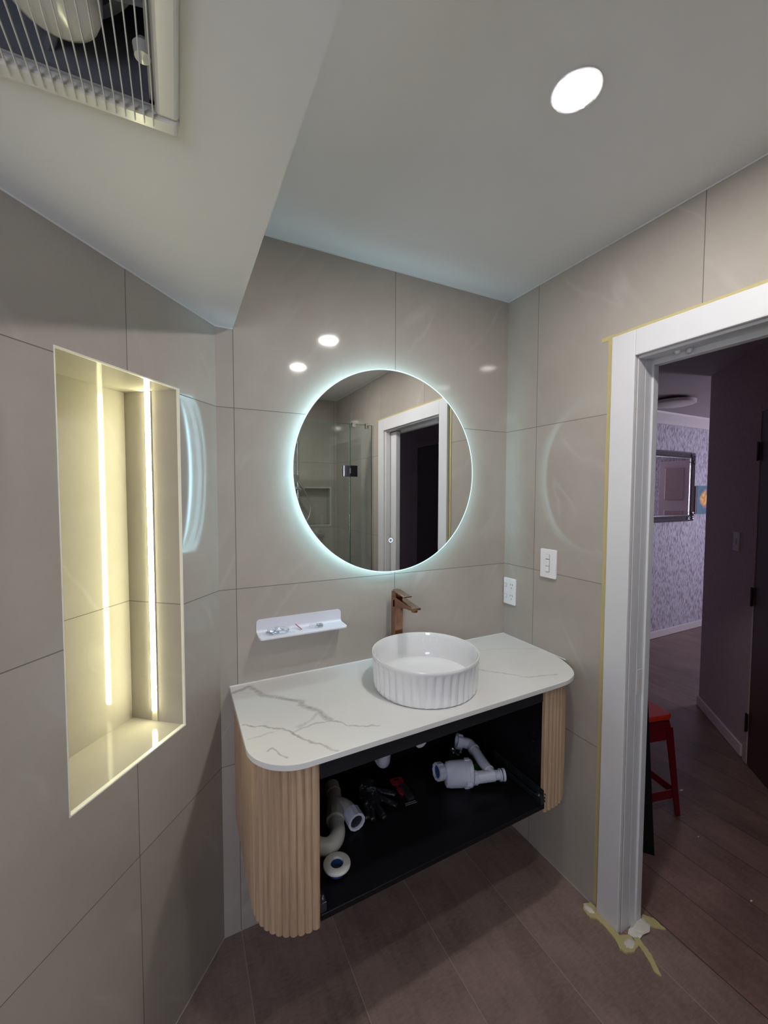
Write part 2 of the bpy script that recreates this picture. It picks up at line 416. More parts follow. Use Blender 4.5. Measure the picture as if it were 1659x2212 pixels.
for a in ((T0 - .002, T0, Z0 - .002, Z1 + .002), (T1, T1 + .002, Z0 - .002, Z1 + .002), (T0, T1, Z0 - .002, Z0), (T0, T1, Z1, Z1 + .002)):
    box(bm, a[0], a[1], -.0008, .004, a[2], a[3], fn=LW)
obj('niche_trim', bm, M['trim'], wl)
fill_win = tag(obj('fill_window', B(TW0, TW1, YR - .10, YR - .09, ZW0, ZW1), M['bath_fill']), kind='structure')  # added glowing pane, unseen, lights the room from behind the camera
bm = bmesh.new()
for a in ((TW0, TW0 + .04, ZW0, ZW1), (TW1 - .04, TW1, ZW0, ZW1), (TW0, TW1, ZW0, ZW0 + .04), (TW0, TW1, ZW1 - .04, ZW1)): box(bm, a[0], a[1], YR - .09, YR - .05, a[2], a[3])
obj('window_frame', bm, M['white_paint'], fill_win)  # frame around the added fill pane
# ceilings
struct('ceiling', B(XS - .02, .135, YR, 0, H, H + .05), M['paint'])
P2, N2 = Vector((XL, 0)), Vector((WN.x, WN.y))
def cl(poly): return clip([tuple(p) for p in poly], P2, N2)
FX0, FX1, FY0, FY1 = -1.632, -1.376, -1.030, -.775
bm = bmesh.new()
for r in (((FX1, YR), (XS, YR), (XS, 0), (FX1, 0)), ((FX0, FY1), (FX1, FY1), (FX1, 0), (FX0, 0)), ((FX0, YR), (FX1, YR), (FX1, FY0), (FX0, FY0)), ((-3.3, YR), (FX0, YR), (FX0, 0), (-3.3, 0))):
    p = cl(r)
    if len(p) > 2: prism(bm, p, HS, HS + .012)
box(bm, XS - .012, XS, YR, 0, HS + .0122, H)
struct('ceiling.001', bm, M['paint'])
# sealant lines where tile meets ceiling and floor
def bead(name, a, b, r=.0022, m='sealant'):
    bm = bmesh.new(); tube(bm, [a, b], r, 6); return struct(name, bm, M[m])
bead('trim_1', (XS, -.001, H - .001), (0, -.001, H - .001)); bead('trim_2', (-.001, 0, H - .001), (-.001, YR, H - .001))
bead('trim_3', LW(0, -.001, HS - .001), LW(1.6, -.001, HS - .001)); bead('trim_4', (XL, -.001, HS - .001), (XS, -.001, HS - .001))
M['grout'] = plain('floor grout', (.40, .36, .34), .7)
bead('trim_5', (-.001, -.0, .001), (-.001, D0 + .08, .001), .002, 'grout'); bead('trim_6', (XL, -.001, .001), (0, -.001, .001), .002, 'grout')
bead('trim_7', LW(0, -.001, .001), LW(1.2, -.001, .001), .002, 'grout')

# ------------------------------------------------------------------ SETTING: sliding door, its jambs and architraves
dr = thing('door_1', (0, (D0 + D1) / 2, 0), None, None, kind='structure')
AW = .085
bm = bmesh.new()
for x0, x1 in ((-.016, 0), (.090, .100)):
    box(bm, x0, x1, D0 + .001, D0 + AW - .002, .0, DZ + AW); box(bm, x0, x1, D1 - AW, D1 + .0, 0, DZ + AW); box(bm, x0, x1, D1, D0 + .001, DZ + .001, DZ + AW)
obj('architrave', bm, M['white_paint'], dr, bevel=.003)
bm = bmesh.new()
# strike jamb boards, head boards with a slot, split pocket jamb
box(bm, -.001, .0365, D0 - .0025, D0, 0, DZ); box(bm, .0385, .073, D0 - .0025, D0, 0, DZ); box(bm, .073, .100, D0 - .009, D0 + .001, 0, DZ)
box(bm, -.001, .034, D1, D0 - .003, DZ - .008, DZ + .001); box(bm, .073, .100, D1, D0 - .009, DZ - .020, DZ + .001); box(bm, .034, .073, D1, D0, DZ - .002, DZ + .001)
box(bm, -.001, .034, D1, D1 + .018, 0, DZ - .008); box(bm, .073, .100, D1, D1 + .018, 0, DZ - .020)
obj('jamb', bm, M['white_paint'], dr, bevel=.0012)
obj('door_leaf', B(.037, .071, D1 - .02, D1 + .10, .01, DZ - .012), M['white_paint'], dr, bevel=.003)
bm = bmesh.new(); box(bm, .041, .069, D0 - .0042, D0 - .0026, .845, .93); sp = obj('strike_plate', bm, M['white_paint'], dr, bevel=.0006)
bm = bmesh.new(); box(bm, .049, .062, D0 - .0048, D0 - .0041, .857, .905); obj('strike_slot', bm, M['filler'], sp)
for (x, y) in ((.026, -.70), (.050, -.72)):
    bm = bmesh.new(); lathe(bm, [(0, -.012), (.006, -.010), (.009, -.004), (.009, .006)], (x + .012, y, DZ - .006), 16); obj('stopper', bm, M['white_paint'], dr, smooth=True)

# ------------------------------------------------------------------ SETTING: hall and far room
HC = Vector((2.0083, .1369, 0)); HD = Vector((-.7074, -.7069, 0)); HN = Vector((.7069, -.7074, 0))   # HN points behind the wall
def HWp(t, off, z): v = HC + HD * t + HN * off; return Vector((v.x, v.y, z))
HH = 2.36; HT = 1.75
struct('floor.001', B(.157, 5.1, -3.2, 1.2, -.05, -.002), M['hallfloor'])
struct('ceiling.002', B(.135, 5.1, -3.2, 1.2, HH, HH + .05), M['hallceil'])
struct('wall_hall', B(0, HT, 0, .1, 0, HH, fn=HWp), M['hallwall'])
e0 = HWp(HT, 0, 0)
struct('wall_hall_end', B(e0.x, e0.x + .1, -3.1, e0.y, 0, HH), M['hallwall'])
struct('wall_hall_south', B(.135, e0.x + .1, -3.2, -3.1, 0, HH), M['hallwall'])
struct('wall_far', B(.2, 5.1, 1.115, 1.2, 0, HH), M['wallpaper'])
struct('wall_hall_west', B(.135, .2, .12, 1.2, 0, HH), M['hallwall'])
bm = bmesh.new()
WY0, WY1 = -1.0, -.1
box(bm, 5.0, 5.1, WY1, 1.2, 0, HH); box(bm, 5.0, 5.1, -3.2, WY0, 0, HH); box(bm, 5.0, 5.1, WY0, WY1, 0, .9); box(bm, 5.0, 5.1, WY0, WY1, 2.05, HH)
struct('wall_far_right', bm, M['wallpaper'])
wd_ = tag(obj('window_1', B(5.07, 5.075, WY0, WY1, .9, 2.05), M['daylight']), kind='structure')
bm = bmesh.new(); box(bm, 5.0, 5.07, WY0, WY0 + .05, .9, 2.05); box(bm, 5.0, 5.07, WY1 - .05, WY1, .9, 2.05); box(bm, 5.0, 5.07, WY0, WY1, .9, .95); box(bm, 5.0, 5.07, WY0, WY1, 2.0, 2.05)
obj('window_frame', bm, M['white_paint'], wd_)
struct('wall_hall_back', B(.9, 5.0, -3.2, -3.1, 0, HH), M['hallwall'])
struct('baseboard_far', B(.2, 5.0, 1.100, 1.115, 0, .075), M['skirt'], bevel=.004)
struct('baseboard_hall', B(0, .63, -.014, 0, 0, .07, fn=HWp), M['skirt'], bevel=.004)
bm = bmesh.new()
prism(bm, [(1.115, HH - .10), (1.10, HH - .10), (1.085, HH - .085), (1.06, HH - .045), (1.02, HH - .02), (1.01, HH), (1.115, HH)], .2, 5.0, fn=lambda a, b, c: (c, a, b))
struct('trim_8', bm, M['skirt'], smooth=True)
# dark timber door in the hall wall
d2 = thing('door_2', HWp(1.1, 0, 0), None, None, kind='structure')
obj('door_leaf', B(.70, 1.50, -.012, .0, .005, 1.985, fn=HWp), M['dark_door'], d2, bevel=.002)
bm = bmesh.new(); box(bm, .655, .70, -.016, 0, 0, 2.03, fn=HWp); box(bm, 1.50, 1.545, -.016, 0, 0, 2.03, fn=HWp); box(bm, .70, 1.50, -.016, 0, 1.985, 2.03, fn=HWp)
obj('architrave', bm, M['hallwall'], d2, bevel=.003)
for z in (1.72, .91, .19):
    bm = bmesh.new(); box(bm, .683, .70, -.020, -.012, z, z + .10, fn=HWp); tube(bm, [HWp(.695, -.022, z - .003), HWp(.695, -.022, z + .103)], .005, 10)
    obj('hinge', bm, M['brass'], d2, smooth=True)
# pale panelled door on the far right wall, seen in the ornate mirror
d3 = thing('door_3', (5, .4, 0), None, None, kind='structure')
M['pinkdoor'] = plain('pale panelled door', (.58, .46, .52), .4)
obj('door_leaf', B(4.97, 5.0, .05, .78, .01, 2.0), M['pinkdoor'], d3)
for (ya, yb, za, zb) in ((.13, .38, 1.45, 1.9), (.46, .70, 1.45, 1.9), (.13, .38, .2, 1.3), (.46, .70, .2, 1.3)):
    bm = bmesh.new(); box(bm, 4.955, 4.97, ya, yb, za, zb); obj('panel', bm, M['hallwall'], d3, bevel=.008)
# dark doorway at the end of the hall, seen through the bathroom mirror
d4 = thing('door_4', (e0.x, -1.75, 0), None, None, kind='structure')
obj('door_leaf', B(e0.x - .012, e0.x, -2.1, -1.35, .005, 1.98), M['dark_door'], d4, bevel=.002)
bm = bmesh.new(); box(bm, e0.x - .018, e0.x, -1.35, -1.29, 0, 2.04); box(bm, e0.x - .018, e0.x, -2.16, -2.1, 0, 2.04); box(bm, e0.x - .018, e0.x, -2.1, -1.35, 1.98, 2.04)
obj('architrave', bm, M['hallwall'], d4)

# ------------------------------------------------------------------ downlights
def downlight(x, y, m, label):
    t = thing('downlight', (x, y, H), label, 'ceiling light', 'round downlights in the white ceiling')
    bm = bmesh.new(); ring(bm, (x, y, H), (x, y, H - .003), .052, .0445, 48); obj('bezel', bm, M['white_paint'], t, smooth=True)
    bm = bmesh.new(); lathe(bm, [(0, -.0035), (.0445, -.0035), (.0445, 0), (0, 0)], (x, y, H - .0), 48); obj('diffuser', bm, m, t)
downlight(-.577, -.81, M['down'], 'round white downlight glowing in the ceiling in front of the vanity')
downlight(-.602, -1.376, M['down2'], 'second round ceiling downlight, seen only as the warmer reflection in the wall tiles')

# ------------------------------------------------------------------ niche light strip
t = thing('led_strip', LW(T0, .103, Z0), 'bright warm vertical light strip set in the side of the wall niche', 'light strip')
bm = bmesh.new(); box(bm, T0 + .0006, T0 + .003, .093, .0965, Z0 + .001, Z1 - .001, fn=LW); box(bm, T0 + .0006, T0 + .003, .1095, .113, Z0 + .001, Z1 - .001, fn=LW)
box(bm, T0 + .0006, T0 + .0012, .0965, .1095, Z0 + .001, Z1 - .001, fn=LW)
obj('channel', bm, M['ledoff'], t)
obj('diffuser', B(T0 + .0012, T0 + .0060, .0967, .1093, Z0 + .033, Z1 - .002, fn=LW), M['niche_led'], t)

# ------------------------------------------------------------------ round back-lit mirror
mx, mz, mr = -.612, 1.6165, .391
def disc(bm, y0, y1, r, seg=160, mi=0):
    tube(bm, [(mx, y0, mz), (mx, y1, mz)], r, seg, mi=mi)
t = thing('mirror', (mx, 0, mz), 'large round mirror with glowing blue white edge above the vanity', 'mirror')
bm = bmesh.new(); disc(bm, -.001, -.024, .335); obj('backing', bm, M['white_paint'], t, smooth=True)
bm = bmesh.new(); ring(bm, (mx, -.012, mz), (mx, -.024, mz), .352, .336, 160); obj('light_ring', bm, M['led_ring'], t, smooth=True)
bm = bmesh.new(); ring(bm, (mx, -.030, mz), (mx, -.0345, mz), mr, mr - .0035, 160); obj('lit_edge', bm, M['led_edge'], t, smooth=True)
bm = bmesh.new(); disc(bm, -.030, -.0350, mr - .0036); obj('mirror_glass', bm, M['mirror'], t)
bm = bmesh.new(); ring(bm, (-.618, -.0350, 1.351), (-.618, -.0354, 1.351), .0085, .0062, 32); obj('touch_button', bm, M['led_touch'], t)

# ------------------------------------------------------------------ extractor fan in the lower ceiling
fx, fy = (FX0 + FX1) / 2, (FY0 + FY1) / 2
t = thing('extractor_fan', (fx, fy, HS), 'square white extractor fan with slatted grille in the lower ceiling', 'extractor fan')
bm = bmesh.new(); o_, i_ = .157, .1275
for s in ((-o_, o_, -o_, -i_), (-o_, o_, i_, o_), (-o_, -i_, -i_, i_), (i_, o_, -i_, i_)):
    box(bm, fx + s[0], fx + s[1], fy + s[2], fy + s[3], HS - .014, HS - .0005)
obj('frame', bm, M['fan_w'], t, bevel=.006, seg=3)
bm = bmesh.new()
for s in ((-i_, i_, -i_, -i_ + .006), (-i_, i_, i_ - .006, i_), (-i_, -i_ + .006, -i_, i_), (i_ - .006, i_, -i_, i_)):
    box(bm, fx + s[0] * .998, fx + s[1] * .998, fy + s[2] * .998, fy + s[3] * .998, HS + .0, HS + .15)
obj('housing', bm, M['fan_blade'], t); bm = bmesh.new(); box(bm, fx - i_, fx + i_, fy - i_, fy + i_, HS + .15, HS + .156)
obj('top_plate', bm, M['fan_d'], t)
bm = bmesh.new(); ring(bm, (fx, fy, HS + .06), (fx, fy, HS + .13), .124, .112, 48); obj('duct_ring', bm, M['fan_blade'], t, smooth=True)
for k in range(23):
    x = fx - i_ + .006 + k * .0112
    bm = bmesh.new(); box(bm, x - .0008, x + .0008, fy - o_ + .012, fy + o_ - .012, HS - .0165, HS - .0125); obj('slat', bm, M['fan_w'], t, bevel=.0008)
bm = bmesh.new(); lathe(bm, [(0, -.003), (.034, -.001), (.044, .006), (.048, .018), (.048, .11), (0, .11)], (fx + .030, fy + .052, HS + .006), 40)
obj('motor', bm, M['fan_w'], t, smooth=True)
for k in range(5):
    a = 2 * PI * k / 5 + .3; bm = bmesh.new(); c0 = Vector((fx + .035, fy + .035, HS + .08)); d = Vector((math.cos(a), math.sin(a), 0)); q = Vector((-math.sin(a), math.cos(a), .35))
    hexa(bm, [c0 + d * r_ + q * s_ + Vector((0, 0, z_)) for z_ in (0, .002) for r_, s_ in ((.045, -.012), (.085, -.028), (.085, .028), (.045, .012))]); obj('blade', bm, M['fan_blade'], t)
for dx, dy in ((1, .1), (-1, -.1), (.1, 1), (-.1, -1)):
    bm = bmesh.new(); tube(bm, [(fx + .03 + dx * .04, fy + .03 + dy * .04, HS + .03), (fx + dx * .122, fy + dy * .122, HS + .02)], .007, 8); obj('strut', bm, M['fan_blade'], t, smooth=True)
bm = bmesh.new(); lathe(bm, [(0, -.002), (.009, -.001), (.011, .012), (.006, .02)], (fx + .117, fy + .062, HS + .0), 20); obj('pillar', bm, M['fan_w'], t, smooth=True)

# ------------------------------------------------------------------ vanity
ZC, ZB = .8783, .437
vx0, vx1, vf = -1.05, -.235, -.483
def fy_(x, d=0): return -.483 + (x - vx0) / (vx1 - vx0) * .017 + d
t = thing('vanity_cabinet', (-.64, -.24, ZB), 'black wall hung vanity carcass without its drawer, fluted oak rounded ends', 'cabinet')
bm = bmesh.new(); prism(bm, [(vx0 + .0002, fy_(vx0)), (vx1 - .0002, fy_(vx1)), (vx1 - .0002, -.001), (vx0 + .0002, -.001)], ZB, ZB + .016); obj('base_panel', bm, M['black'], t, bevel=.001)
obj('back_panel', B(vx0, vx1, -.017, -.002, ZB + .016, .8625), M['black'], t)
obj('side_panel', B(vx0 - .016, vx0 + .0, vf + .0125, -.002, ZB + .0, .8622), M['black'], t)
sp_ = obj('side_panel', B(vx1, vx1 + .016, vf + .032, -.002, ZB + .0, .8622), M['black'], t)
for z in (.7086, .6783, .6481):
    bm = bmesh.new(); tube(bm, [(vx1 - .0002, -.41, z), (vx1 - .001, -.41, z)], .0024, 10); obj('peg_hole', bm, M['steel'], sp_)
bm = bmesh.new(); prism(bm, [(vx0 + .0002, fy_(vx0, .002)), (vx1 - .0002, fy_(vx1, .015)), (vx1 - .0002, fy_(vx1, .031)), (vx0 + .0002, fy_(vx0, .018))], .812, .8622); obj('top_rail', bm, M['rail'], t, bevel=.0008)
def flute_outline(path, pitch, depth):
    """path -> closely sampled outer edge with convex reeds"""
    P = [Vector(p) for p in path]; L = [0]
    for a, b in zip(P, P[1:]): L.append(L[-1] + (b - a).length)
    n = round(L[-1] / pitch); out = []; N = n * 8
    for k in range(N + 1):
        s = L[-1] * k / N; i = max(j for j in range(len(L) - 1) if L[j] <= s + 1e-9); f = (s - L[i]) / (L[i + 1] - L[i])
        p = P[i].lerp(P[i + 1], f); d = (P[i + 1] - P[i]).normalized(); nn = Vector((-d.y, d.x))
        ph = (k % 8) / 8; h = depth * math.sin(PI * ph) ** .6 if 0 < ph < 1 else 0
        out.append((p - nn * (depth - h), nn))
    return out
def flute_panel(path, t):
    O = flute_outline(path, .0198, .0056); bm = bmesh.new()
    outer = [p for p, n in O]; inner = [p - n * .012 for p, n in O]; n = len(O); z0, z1 = .4205, .8622
    R = [[bm.verts.new((p.x, p.y, z)) for p in ps] for z in (z0, z1) for ps in (outer, inner)]
    for i in range(n - 1):
        bm.faces.new([R[0][i], R[0][i + 1], R[2][i + 1], R[2][i]]); bm.faces.new([R[1][i], R[3][i], R[3][i + 1], R[1][i + 1]])
        bm.faces.new([R[0][i], R[1][i], R[1][i + 1], R[0][i + 1]]); bm.faces.new([R[2][i], R[2][i + 1], R[3][i + 1], R[3][i]])
    for i in (0, n - 1): bm.faces.new([R[0][i], R[2][i], R[3][i], R[1][i]])
    o = obj('fluted_panel', bm, M['wood'], t, smooth=True); return o
RF = .128
arcL = [(-1.083 + RF * math.cos(a) * 1.0 + .01, -.355 + RF * math.sin(a)) for a in [PI + PI / 2 * k / 24 for k in range(25)]]
pathL = [(-1.0501, vf)] + arcL[::-1] + [(arcL[0][0], -.002)]
flute_panel(pathL, t)
pathR = [(-.016, -.002), (-.017, -.31), (-.027, -.345), (-.045, -.378), (-.062, -.401), (-.085, -.423), (-.11, -.441), (-.145, -.458), (-.175, -.4635), (vx1 - .0001, -.466)]
flute_panel(pathR, t)
bm = bmesh.new()
prism(bm, [(-1.186, -.003), (-1.066, -.003), (-1.066, vf + .018), (-1.075, vf + .018), (-1.13, vf + .045), (-1.17, -.40), (-1.186, -.34)], .432, .8622)
obj('end_core', bm, M['black'], t); bm = bmesh.new()
prism(bm, [(-.2185, -.003), (-.034, -.003), (-.034, -.30), (-.065, -.37), (-.11, -.418), (-.16, -.440), (-.2185, -.444)], .432, .8622)
obj('end_core', bm, M['black'], t)
# drawer runners: perforated zinc rails
def runner(x, s, yb, t, vf=vf):
    bm = bmesh.new(); za = ZB + .0165
    box(bm, x, x + s * .002, vf + .006, yb, za + .004, za + .048); box(bm, x, x + s * .014, vf + .02, yb - .01, za + .001, za + .004)
    box(bm, x + s * .012, x + s * .014, vf + .02, yb - .03, za + .001, za + .022); box(bm, x, x + s * .016, vf + .004, vf + .03, za + .0, za + .026)
    r = obj('drawer_runner', bm, M['zinc'], t, bevel=.0008)
    for y in (-.27, -.285, -.345, -.36, -.44, -.455, -.47):
        for z in (.014, .026, .038):
            bm = bmesh.new(); tube(bm, [(x + s * .0018, y, za + z), (x + s * .0026, y, za + z)], .0030, 8); obj('rivet_hole', bm, M['slot'], r)
    bm = bmesh.new(); lathe(bm, [(0, .006), (.004, .005), (.005, 0)], (x + s * .010, vf + .02, za + .026), 12); obj('screw_head', bm, M['steel'], r, smooth=True)
runner(vx1 - .001, -1, -.215, t, -.470); runner(vx0 + .001, 1, -.215, t)

# counter slab
R_ = .13; cxl, cxr, cyf = -1.2132, -.0015, -.497
poly = [(cxl, -.001)] + [(cxl + R_ + R_ * math.cos(a), cyf + R_ + R_ * math.sin(a)) for a in [PI + PI / 2 * k / 20 for k in range(21)]]
_q = [Vector(a) for a in ((-.60, -.487), (-.2036, -.4785), (-.140, -.4740), (-.0921, -.4576), (-.0660, -.4385), (-.0430, -.4104), (-.0255, -.3776), (-.0120, -.3450), (-.0040, -.3150), (-.0015, -.285))]
poly.append(tuple(_q[0]))
for i in range(1, len(_q) - 1):
    a, b, c, d = _q[i - 1], _q[i], _q[i + 1], _q[min(i + 2, len(_q) - 1)]
    if i == 1: a = b + (b - c)
    for k in range(5):
        u = k / 5; poly.append(tuple(.5 * ((2 * b) + (c - a) * u + (2 * a - 5 * b + 4 * c - d) * u * u + (3 * b - a - 3 * c + d) * u ** 3)))
poly += [tuple(_q[-1]), (cxr, -.001)]
bm = bmesh.new(); prism(bm, poly, ZC - .0158, ZC)
ct = tag(obj('countertop', bm, M['marble'], bevel=.0012, smooth=True), 'white stone countertop with grey veins and rounded front corners on the vanity', 'countertop')
bm = bmesh.new(); tube(bm, [(cxl, -.002, ZC + .001), (-.002, -.002, ZC + .001), (-.002, -.35, ZC + .001)], .0028, 8); obj('sealant_bead', bm, M['sealant'], ct, smooth=True)

# basin: fluted round bowl
bc = (-.6074, -.2726, ZC + .0003); hb = .1178; NF = 42
prof = [(0, .0), (.168, .0), (.1735, .003), (.1765, .010), (.1772, .020), (.1790, .06), (.1805, .095), (.1815, .104), (.1830, .1085), (.1835, .1140), (.1822, hb), (.1795, hb - .0004),
        (.1778, .112), (.1765, .100), (.1740, .070), (.1710, .045), (.1640, .030), (.150, .0255), (.10, .0225), (.03, .0215), (0, .0215)]
def bf(i, a, r):
    if 3 <= i <= 6:
        k = abs(math.sin(a * NF / 2)); return r - .0062 * (1 - k ** 1.3) * (1 if i > 3 else .5) + .001
    return r
bm = bmesh.new(); lathe(bm, prof, bc, NF * 8, fn=bf)
bmesh.ops.remove_doubles(bm, verts=bm.verts, dist=1e-5)
bs = tag(obj('basin', bm, M['ceramic'], smooth=True), 'round white fluted vessel basin standing on the countertop', 'basin')

# faucet
fxx, fyy = -.5975, -.052; s_ = .0185
t = thing('faucet', (fxx, fyy, ZC), 'tall brushed copper mixer tap behind the basin', 'tap')
bm = bmesh.new(); prism(bm, rrect(fxx - s_, fxx + s_, fyy - s_, fyy + s_, .006), ZC, 1.133); obj('column', bm, M['copper'], t, smooth=True, bevel=.001)
bm = bmesh.new(); prism(bm, [(fyy + .0, 1.118), (fyy + .0, 1.092), (-.085, 1.098), (-.150, 1.108), (-.198, 1.112), (-.199, 1.120), (-.150, 1.124), (-.075, 1.133)], fxx - s_, fxx + s_, fn=lambda a, b, c: (c, a, b)); obj('spout', bm, M['copper'], t, bevel=.0015)
bm = bmesh.new(); lathe(bm, [(0, 0), (.0115, 0), (.012, .009), (0, .009)], (fxx, -.184, 1.104), 24); obj('aerator', bm, M['copper'], t, smooth=True)
bm = bmesh.new(); prism(bm, rrect(fxx - s_ * .98, fxx + s_ * .98, fyy - s_ * .98, fyy + s_ * .98, .006), 1.134, 1.152); obj('handle_body', bm, M['copper'], t, smooth=True)
bm = bmesh.new(); back = [(fxx - s_ + .002, fyy + .008), (fxx - s_ + .006, fyy + .018), (fxx + s_ - .006, fyy + .018), (fxx + s_ - .002, fyy + .008)]
pl_ = [(fxx + s_ - .002, fyy + .006), (fxx + s_ - .008, fyy + .017), (fxx - s_ + .008, fyy + .017), (fxx - s_ + .002, fyy + .006), (fxx - s_ + .0015, -.136), (fxx + s_ - .0015, -.136)]
prism(bm, pl_, 1.1525, 1.1570, fn=lambda x, y, z: (x, y, z - max(0, -.07 - y) * .12)); obj('lever', bm, M['copper'], t, bevel=.001)

# ------------------------------------------------------------------ small wall shelf and its fixings
sx0, sx1, sz = -1.124, -.814, 1.0485
t = thing('wall_shelf', ((sx0 + sx1) / 2, 0, sz), 'small white metal wall shelf holding loose fixings, left of the tap', 'shelf')
bm = bmesh.new()
pr = [(0, 1.096), (-.004, 1.096), (-.004, 1.062)] + [(-.004 - .010 * (1 - math.cos(a)), 1.062 - .010 * math.sin(a)) for a in [PI / 2 * k / 6 for k in range(1, 7)]] + [(-.072, 1.052), (-.075, 1.050), (-.075, 1.0455), (-.012, 1.0455), (0, 1.050)]
def sfn(y, z, x):   # round the free corners of the back plate and of the tray
    return (x, y, z)
xs_ = []
N = 26
def inset(v, r): return r - math.sqrt(max(0, r * r - (r - v) ** 2)) if v < r else 0
sections = [sx0 + d for d in (0, .0015, .004, .008, .012)] + [sx1 - d for d in (.012, .008, .004, .0015, 0)]
rings = []
for x in sections:
    dd = min(x - sx0, sx1 - x); ins = inset(dd, .012); rg = []
    for (y, z) in pr:
        zz = min(z, 1.096 - ins); yy = max(y, -.075 + ins); rg.append(bm.verts.new((x, yy, zz)))
    rings.append(rg)
for r1, r2 in zip(rings, rings[1:]):
    n = len(r1)
    for k in range(n): bm.faces.new([r1[k], r1[(k + 1) % n], r2[(k + 1) % n], r2[k]])
bm.faces.new(rings[0][::-1]); bm.faces.new(rings[-1])
obj('shelf_tray', bm, M['shelfw'], t, smooth=True)
def crumple(c, sx, sy, sz_, seed, sub=3, amp=.35):
    bm = bmesh.new(); bmesh.ops.create_icosphere(bm, subdivisions=sub, radius=1); rnd = random.Random(seed)
    for v in bm.verts:
        k = 1 + (rnd.random() - .5) * amp; v.co = Vector((c[0] + v.co.x * sx * k, c[1] + v.co.y * sy * k, max(c[2] + v.co.z * sz_ * k, c[2] - sz_ * .9)))
    return bm
SHZ = 1.0525
tag(obj('plastic_bag', crumple((-1.055, -.038, SHZ + .009), .042, .026, .0085, 3), M['film']), 'clear plastic bag of screws at the left end of the wall shelf', 'plastic bag')
rnd = random.Random(5)
for k in range(11):
    a = rnd.uniform(0, PI); c = Vector((-1.055 + rnd.uniform(-.028, .028), -.038 + rnd.uniform(-.013, .013), SHZ + .003 + rnd.uniform(0, .006))); d = Vector((math.cos(a), math.sin(a), rnd.uniform(-.05, .05)))
    bm = bmesh.new(); p0, p1 = c - d * .012, c + d * .011
    tube(bm, [p0 - d * .0008, p0, p0 + d * .0015, p0 + d * .003, p1, p1 + d * .003], [.0030, .0034, .0026, .0014, .0014, .0002], 8)
    tag(obj('screw', bm, M['steel'], smooth=True), 'small steel screw inside the clear bag on the wall shelf', 'screw', 'screws in the bag on the wall shelf')
bm = bmesh.new(); fa = Vector((-.990, -.012, SHZ + .012)); fb = Vector((-.977, -.048, SHZ + .002)); sd = Vector((.0028, .001, 0))
hexa(bm, [fa - sd, fa + sd, fb + sd, fb - sd] + [p + Vector((0, 0, .0012)) for p in (fa - sd, fa + sd, fb + sd, fb - sd)])
pk = tag(obj('packet_strip', bm, plain('pink plastic strip', (.75, .50, .52), .4)), 'thin red and pink plastic strip lying across the middle of the wall shelf', 'strip')
bm = bmesh.new(); s2 = sd * .35; up = Vector((0, 0, .0013)); hexa(bm, [p + up for p in (fa - s2, fa + s2, fb + s2, fb - s2)] + [p + up * 1.5 for p in (fa - s2, fa + s2, fb + s2, fb - s2)]); obj('red_stripe', bm, M['redcard'], pk)
tag(obj('plastic_bag', crumple((-.925, -.036, SHZ + .007), .022, .018, .0065, 9), M['film']), 'small clear plastic bag beside the steel bracket on the wall shelf', 'plastic bag')
bm = bmesh.new(); bx, by = -.918, -.040
box(bm, bx, bx + .019, by - .010, by + .010, SHZ + .009, SHZ + .0105); box(bm, bx, bx + .019, by - .010, by - .0085, SHZ, SHZ + .009); box(bm, bx, bx + .019, by + .0085, by + .010, SHZ, SHZ + .009)
br = tag(obj('bracket', bm, M['steel'], bevel=.0008), 'small bright steel mounting bracket on the wall shelf', 'bracket')
bm = bmesh.new(); tube(bm, [(bx + .009, by, SHZ + .0104), (bx + .009, by, SHZ + .0108)], .0024, 12); obj('bolt_hole', bm, M['slot'], br)

# ------------------------------------------------------------------ switch and socket on the right wall
def plate(name, y0, y1, z0, z1, label, cat):
    t = thing(name, (0, (y0 + y1) / 2, (z0 + z1) / 2), label, cat)
    bm = bmesh.new(); prism(bm, rrect(y1, y0, z0, z1, .004, 4) if y0 > y1 else rrect(y0, y1, z0, z1, .004, 4), -.009, 0, fn=lambda a, b, c: (c, a, b)); obj('cover_plate', bm, M['plastic_w'], t, bevel=.0018, smooth=True)
    return t
t = plate('power_socket', -.006, -.079, 1.027, 1.147, 'white double power socket in the corner just above the countertop', 'power socket')
for zc in (1.112, 1.062):
    bm = bmesh.new(); box(bm, -.0095, -.0088, -.0275, -.0105, zc - .0075, zc + .0095); obj('recess', bm, M['switch_gap'], t)
    bm = bmesh.new(); prism(bm, rrect(-.026, -.012, zc - .006, zc + .008, .002, 3), -.0125, -.009, fn=lambda a, b, c: (c, a, b)); obj('rocker', bm, M['plastic_w'], t, bevel=.001)
    for (dy, dz, an) in ((-.050, .007, .45), (-.062, .007, -.45), (-.056, -.008, 0)):
        bm = bmesh.new(); ca, sa = math.cos(an), math.sin(an)
        box(bm, -.0095, -.0088, -.0009, .0009, -.0042, .0042, fn=lambda x, y, z: (x, dy + y * ca - z * sa, zc + dz + y * sa + z * ca)); obj('slot', bm, M['slot'], t)
t = plate('light_switch', -.2185, -.2975, 1.189, 1.307, 'white wall switch plate with three rockers, between socket and door', 'light switch')
for zc, h in ((1.276, .009), (1.252, .013), (1.226, .011)):
    bm = bmesh.new(); box(bm, -.0096, -.0088, -.2675, -.2475, zc - h - .0015, zc + h + .0015); obj('recess', bm, M['switch_gap'], t)
    bm = bmesh.new(); box(bm, -.0135, -.009, -.2655, -.2495, zc - h, zc + h); obj('rocker', bm, M['plastic_w'], t, bevel=.0015)

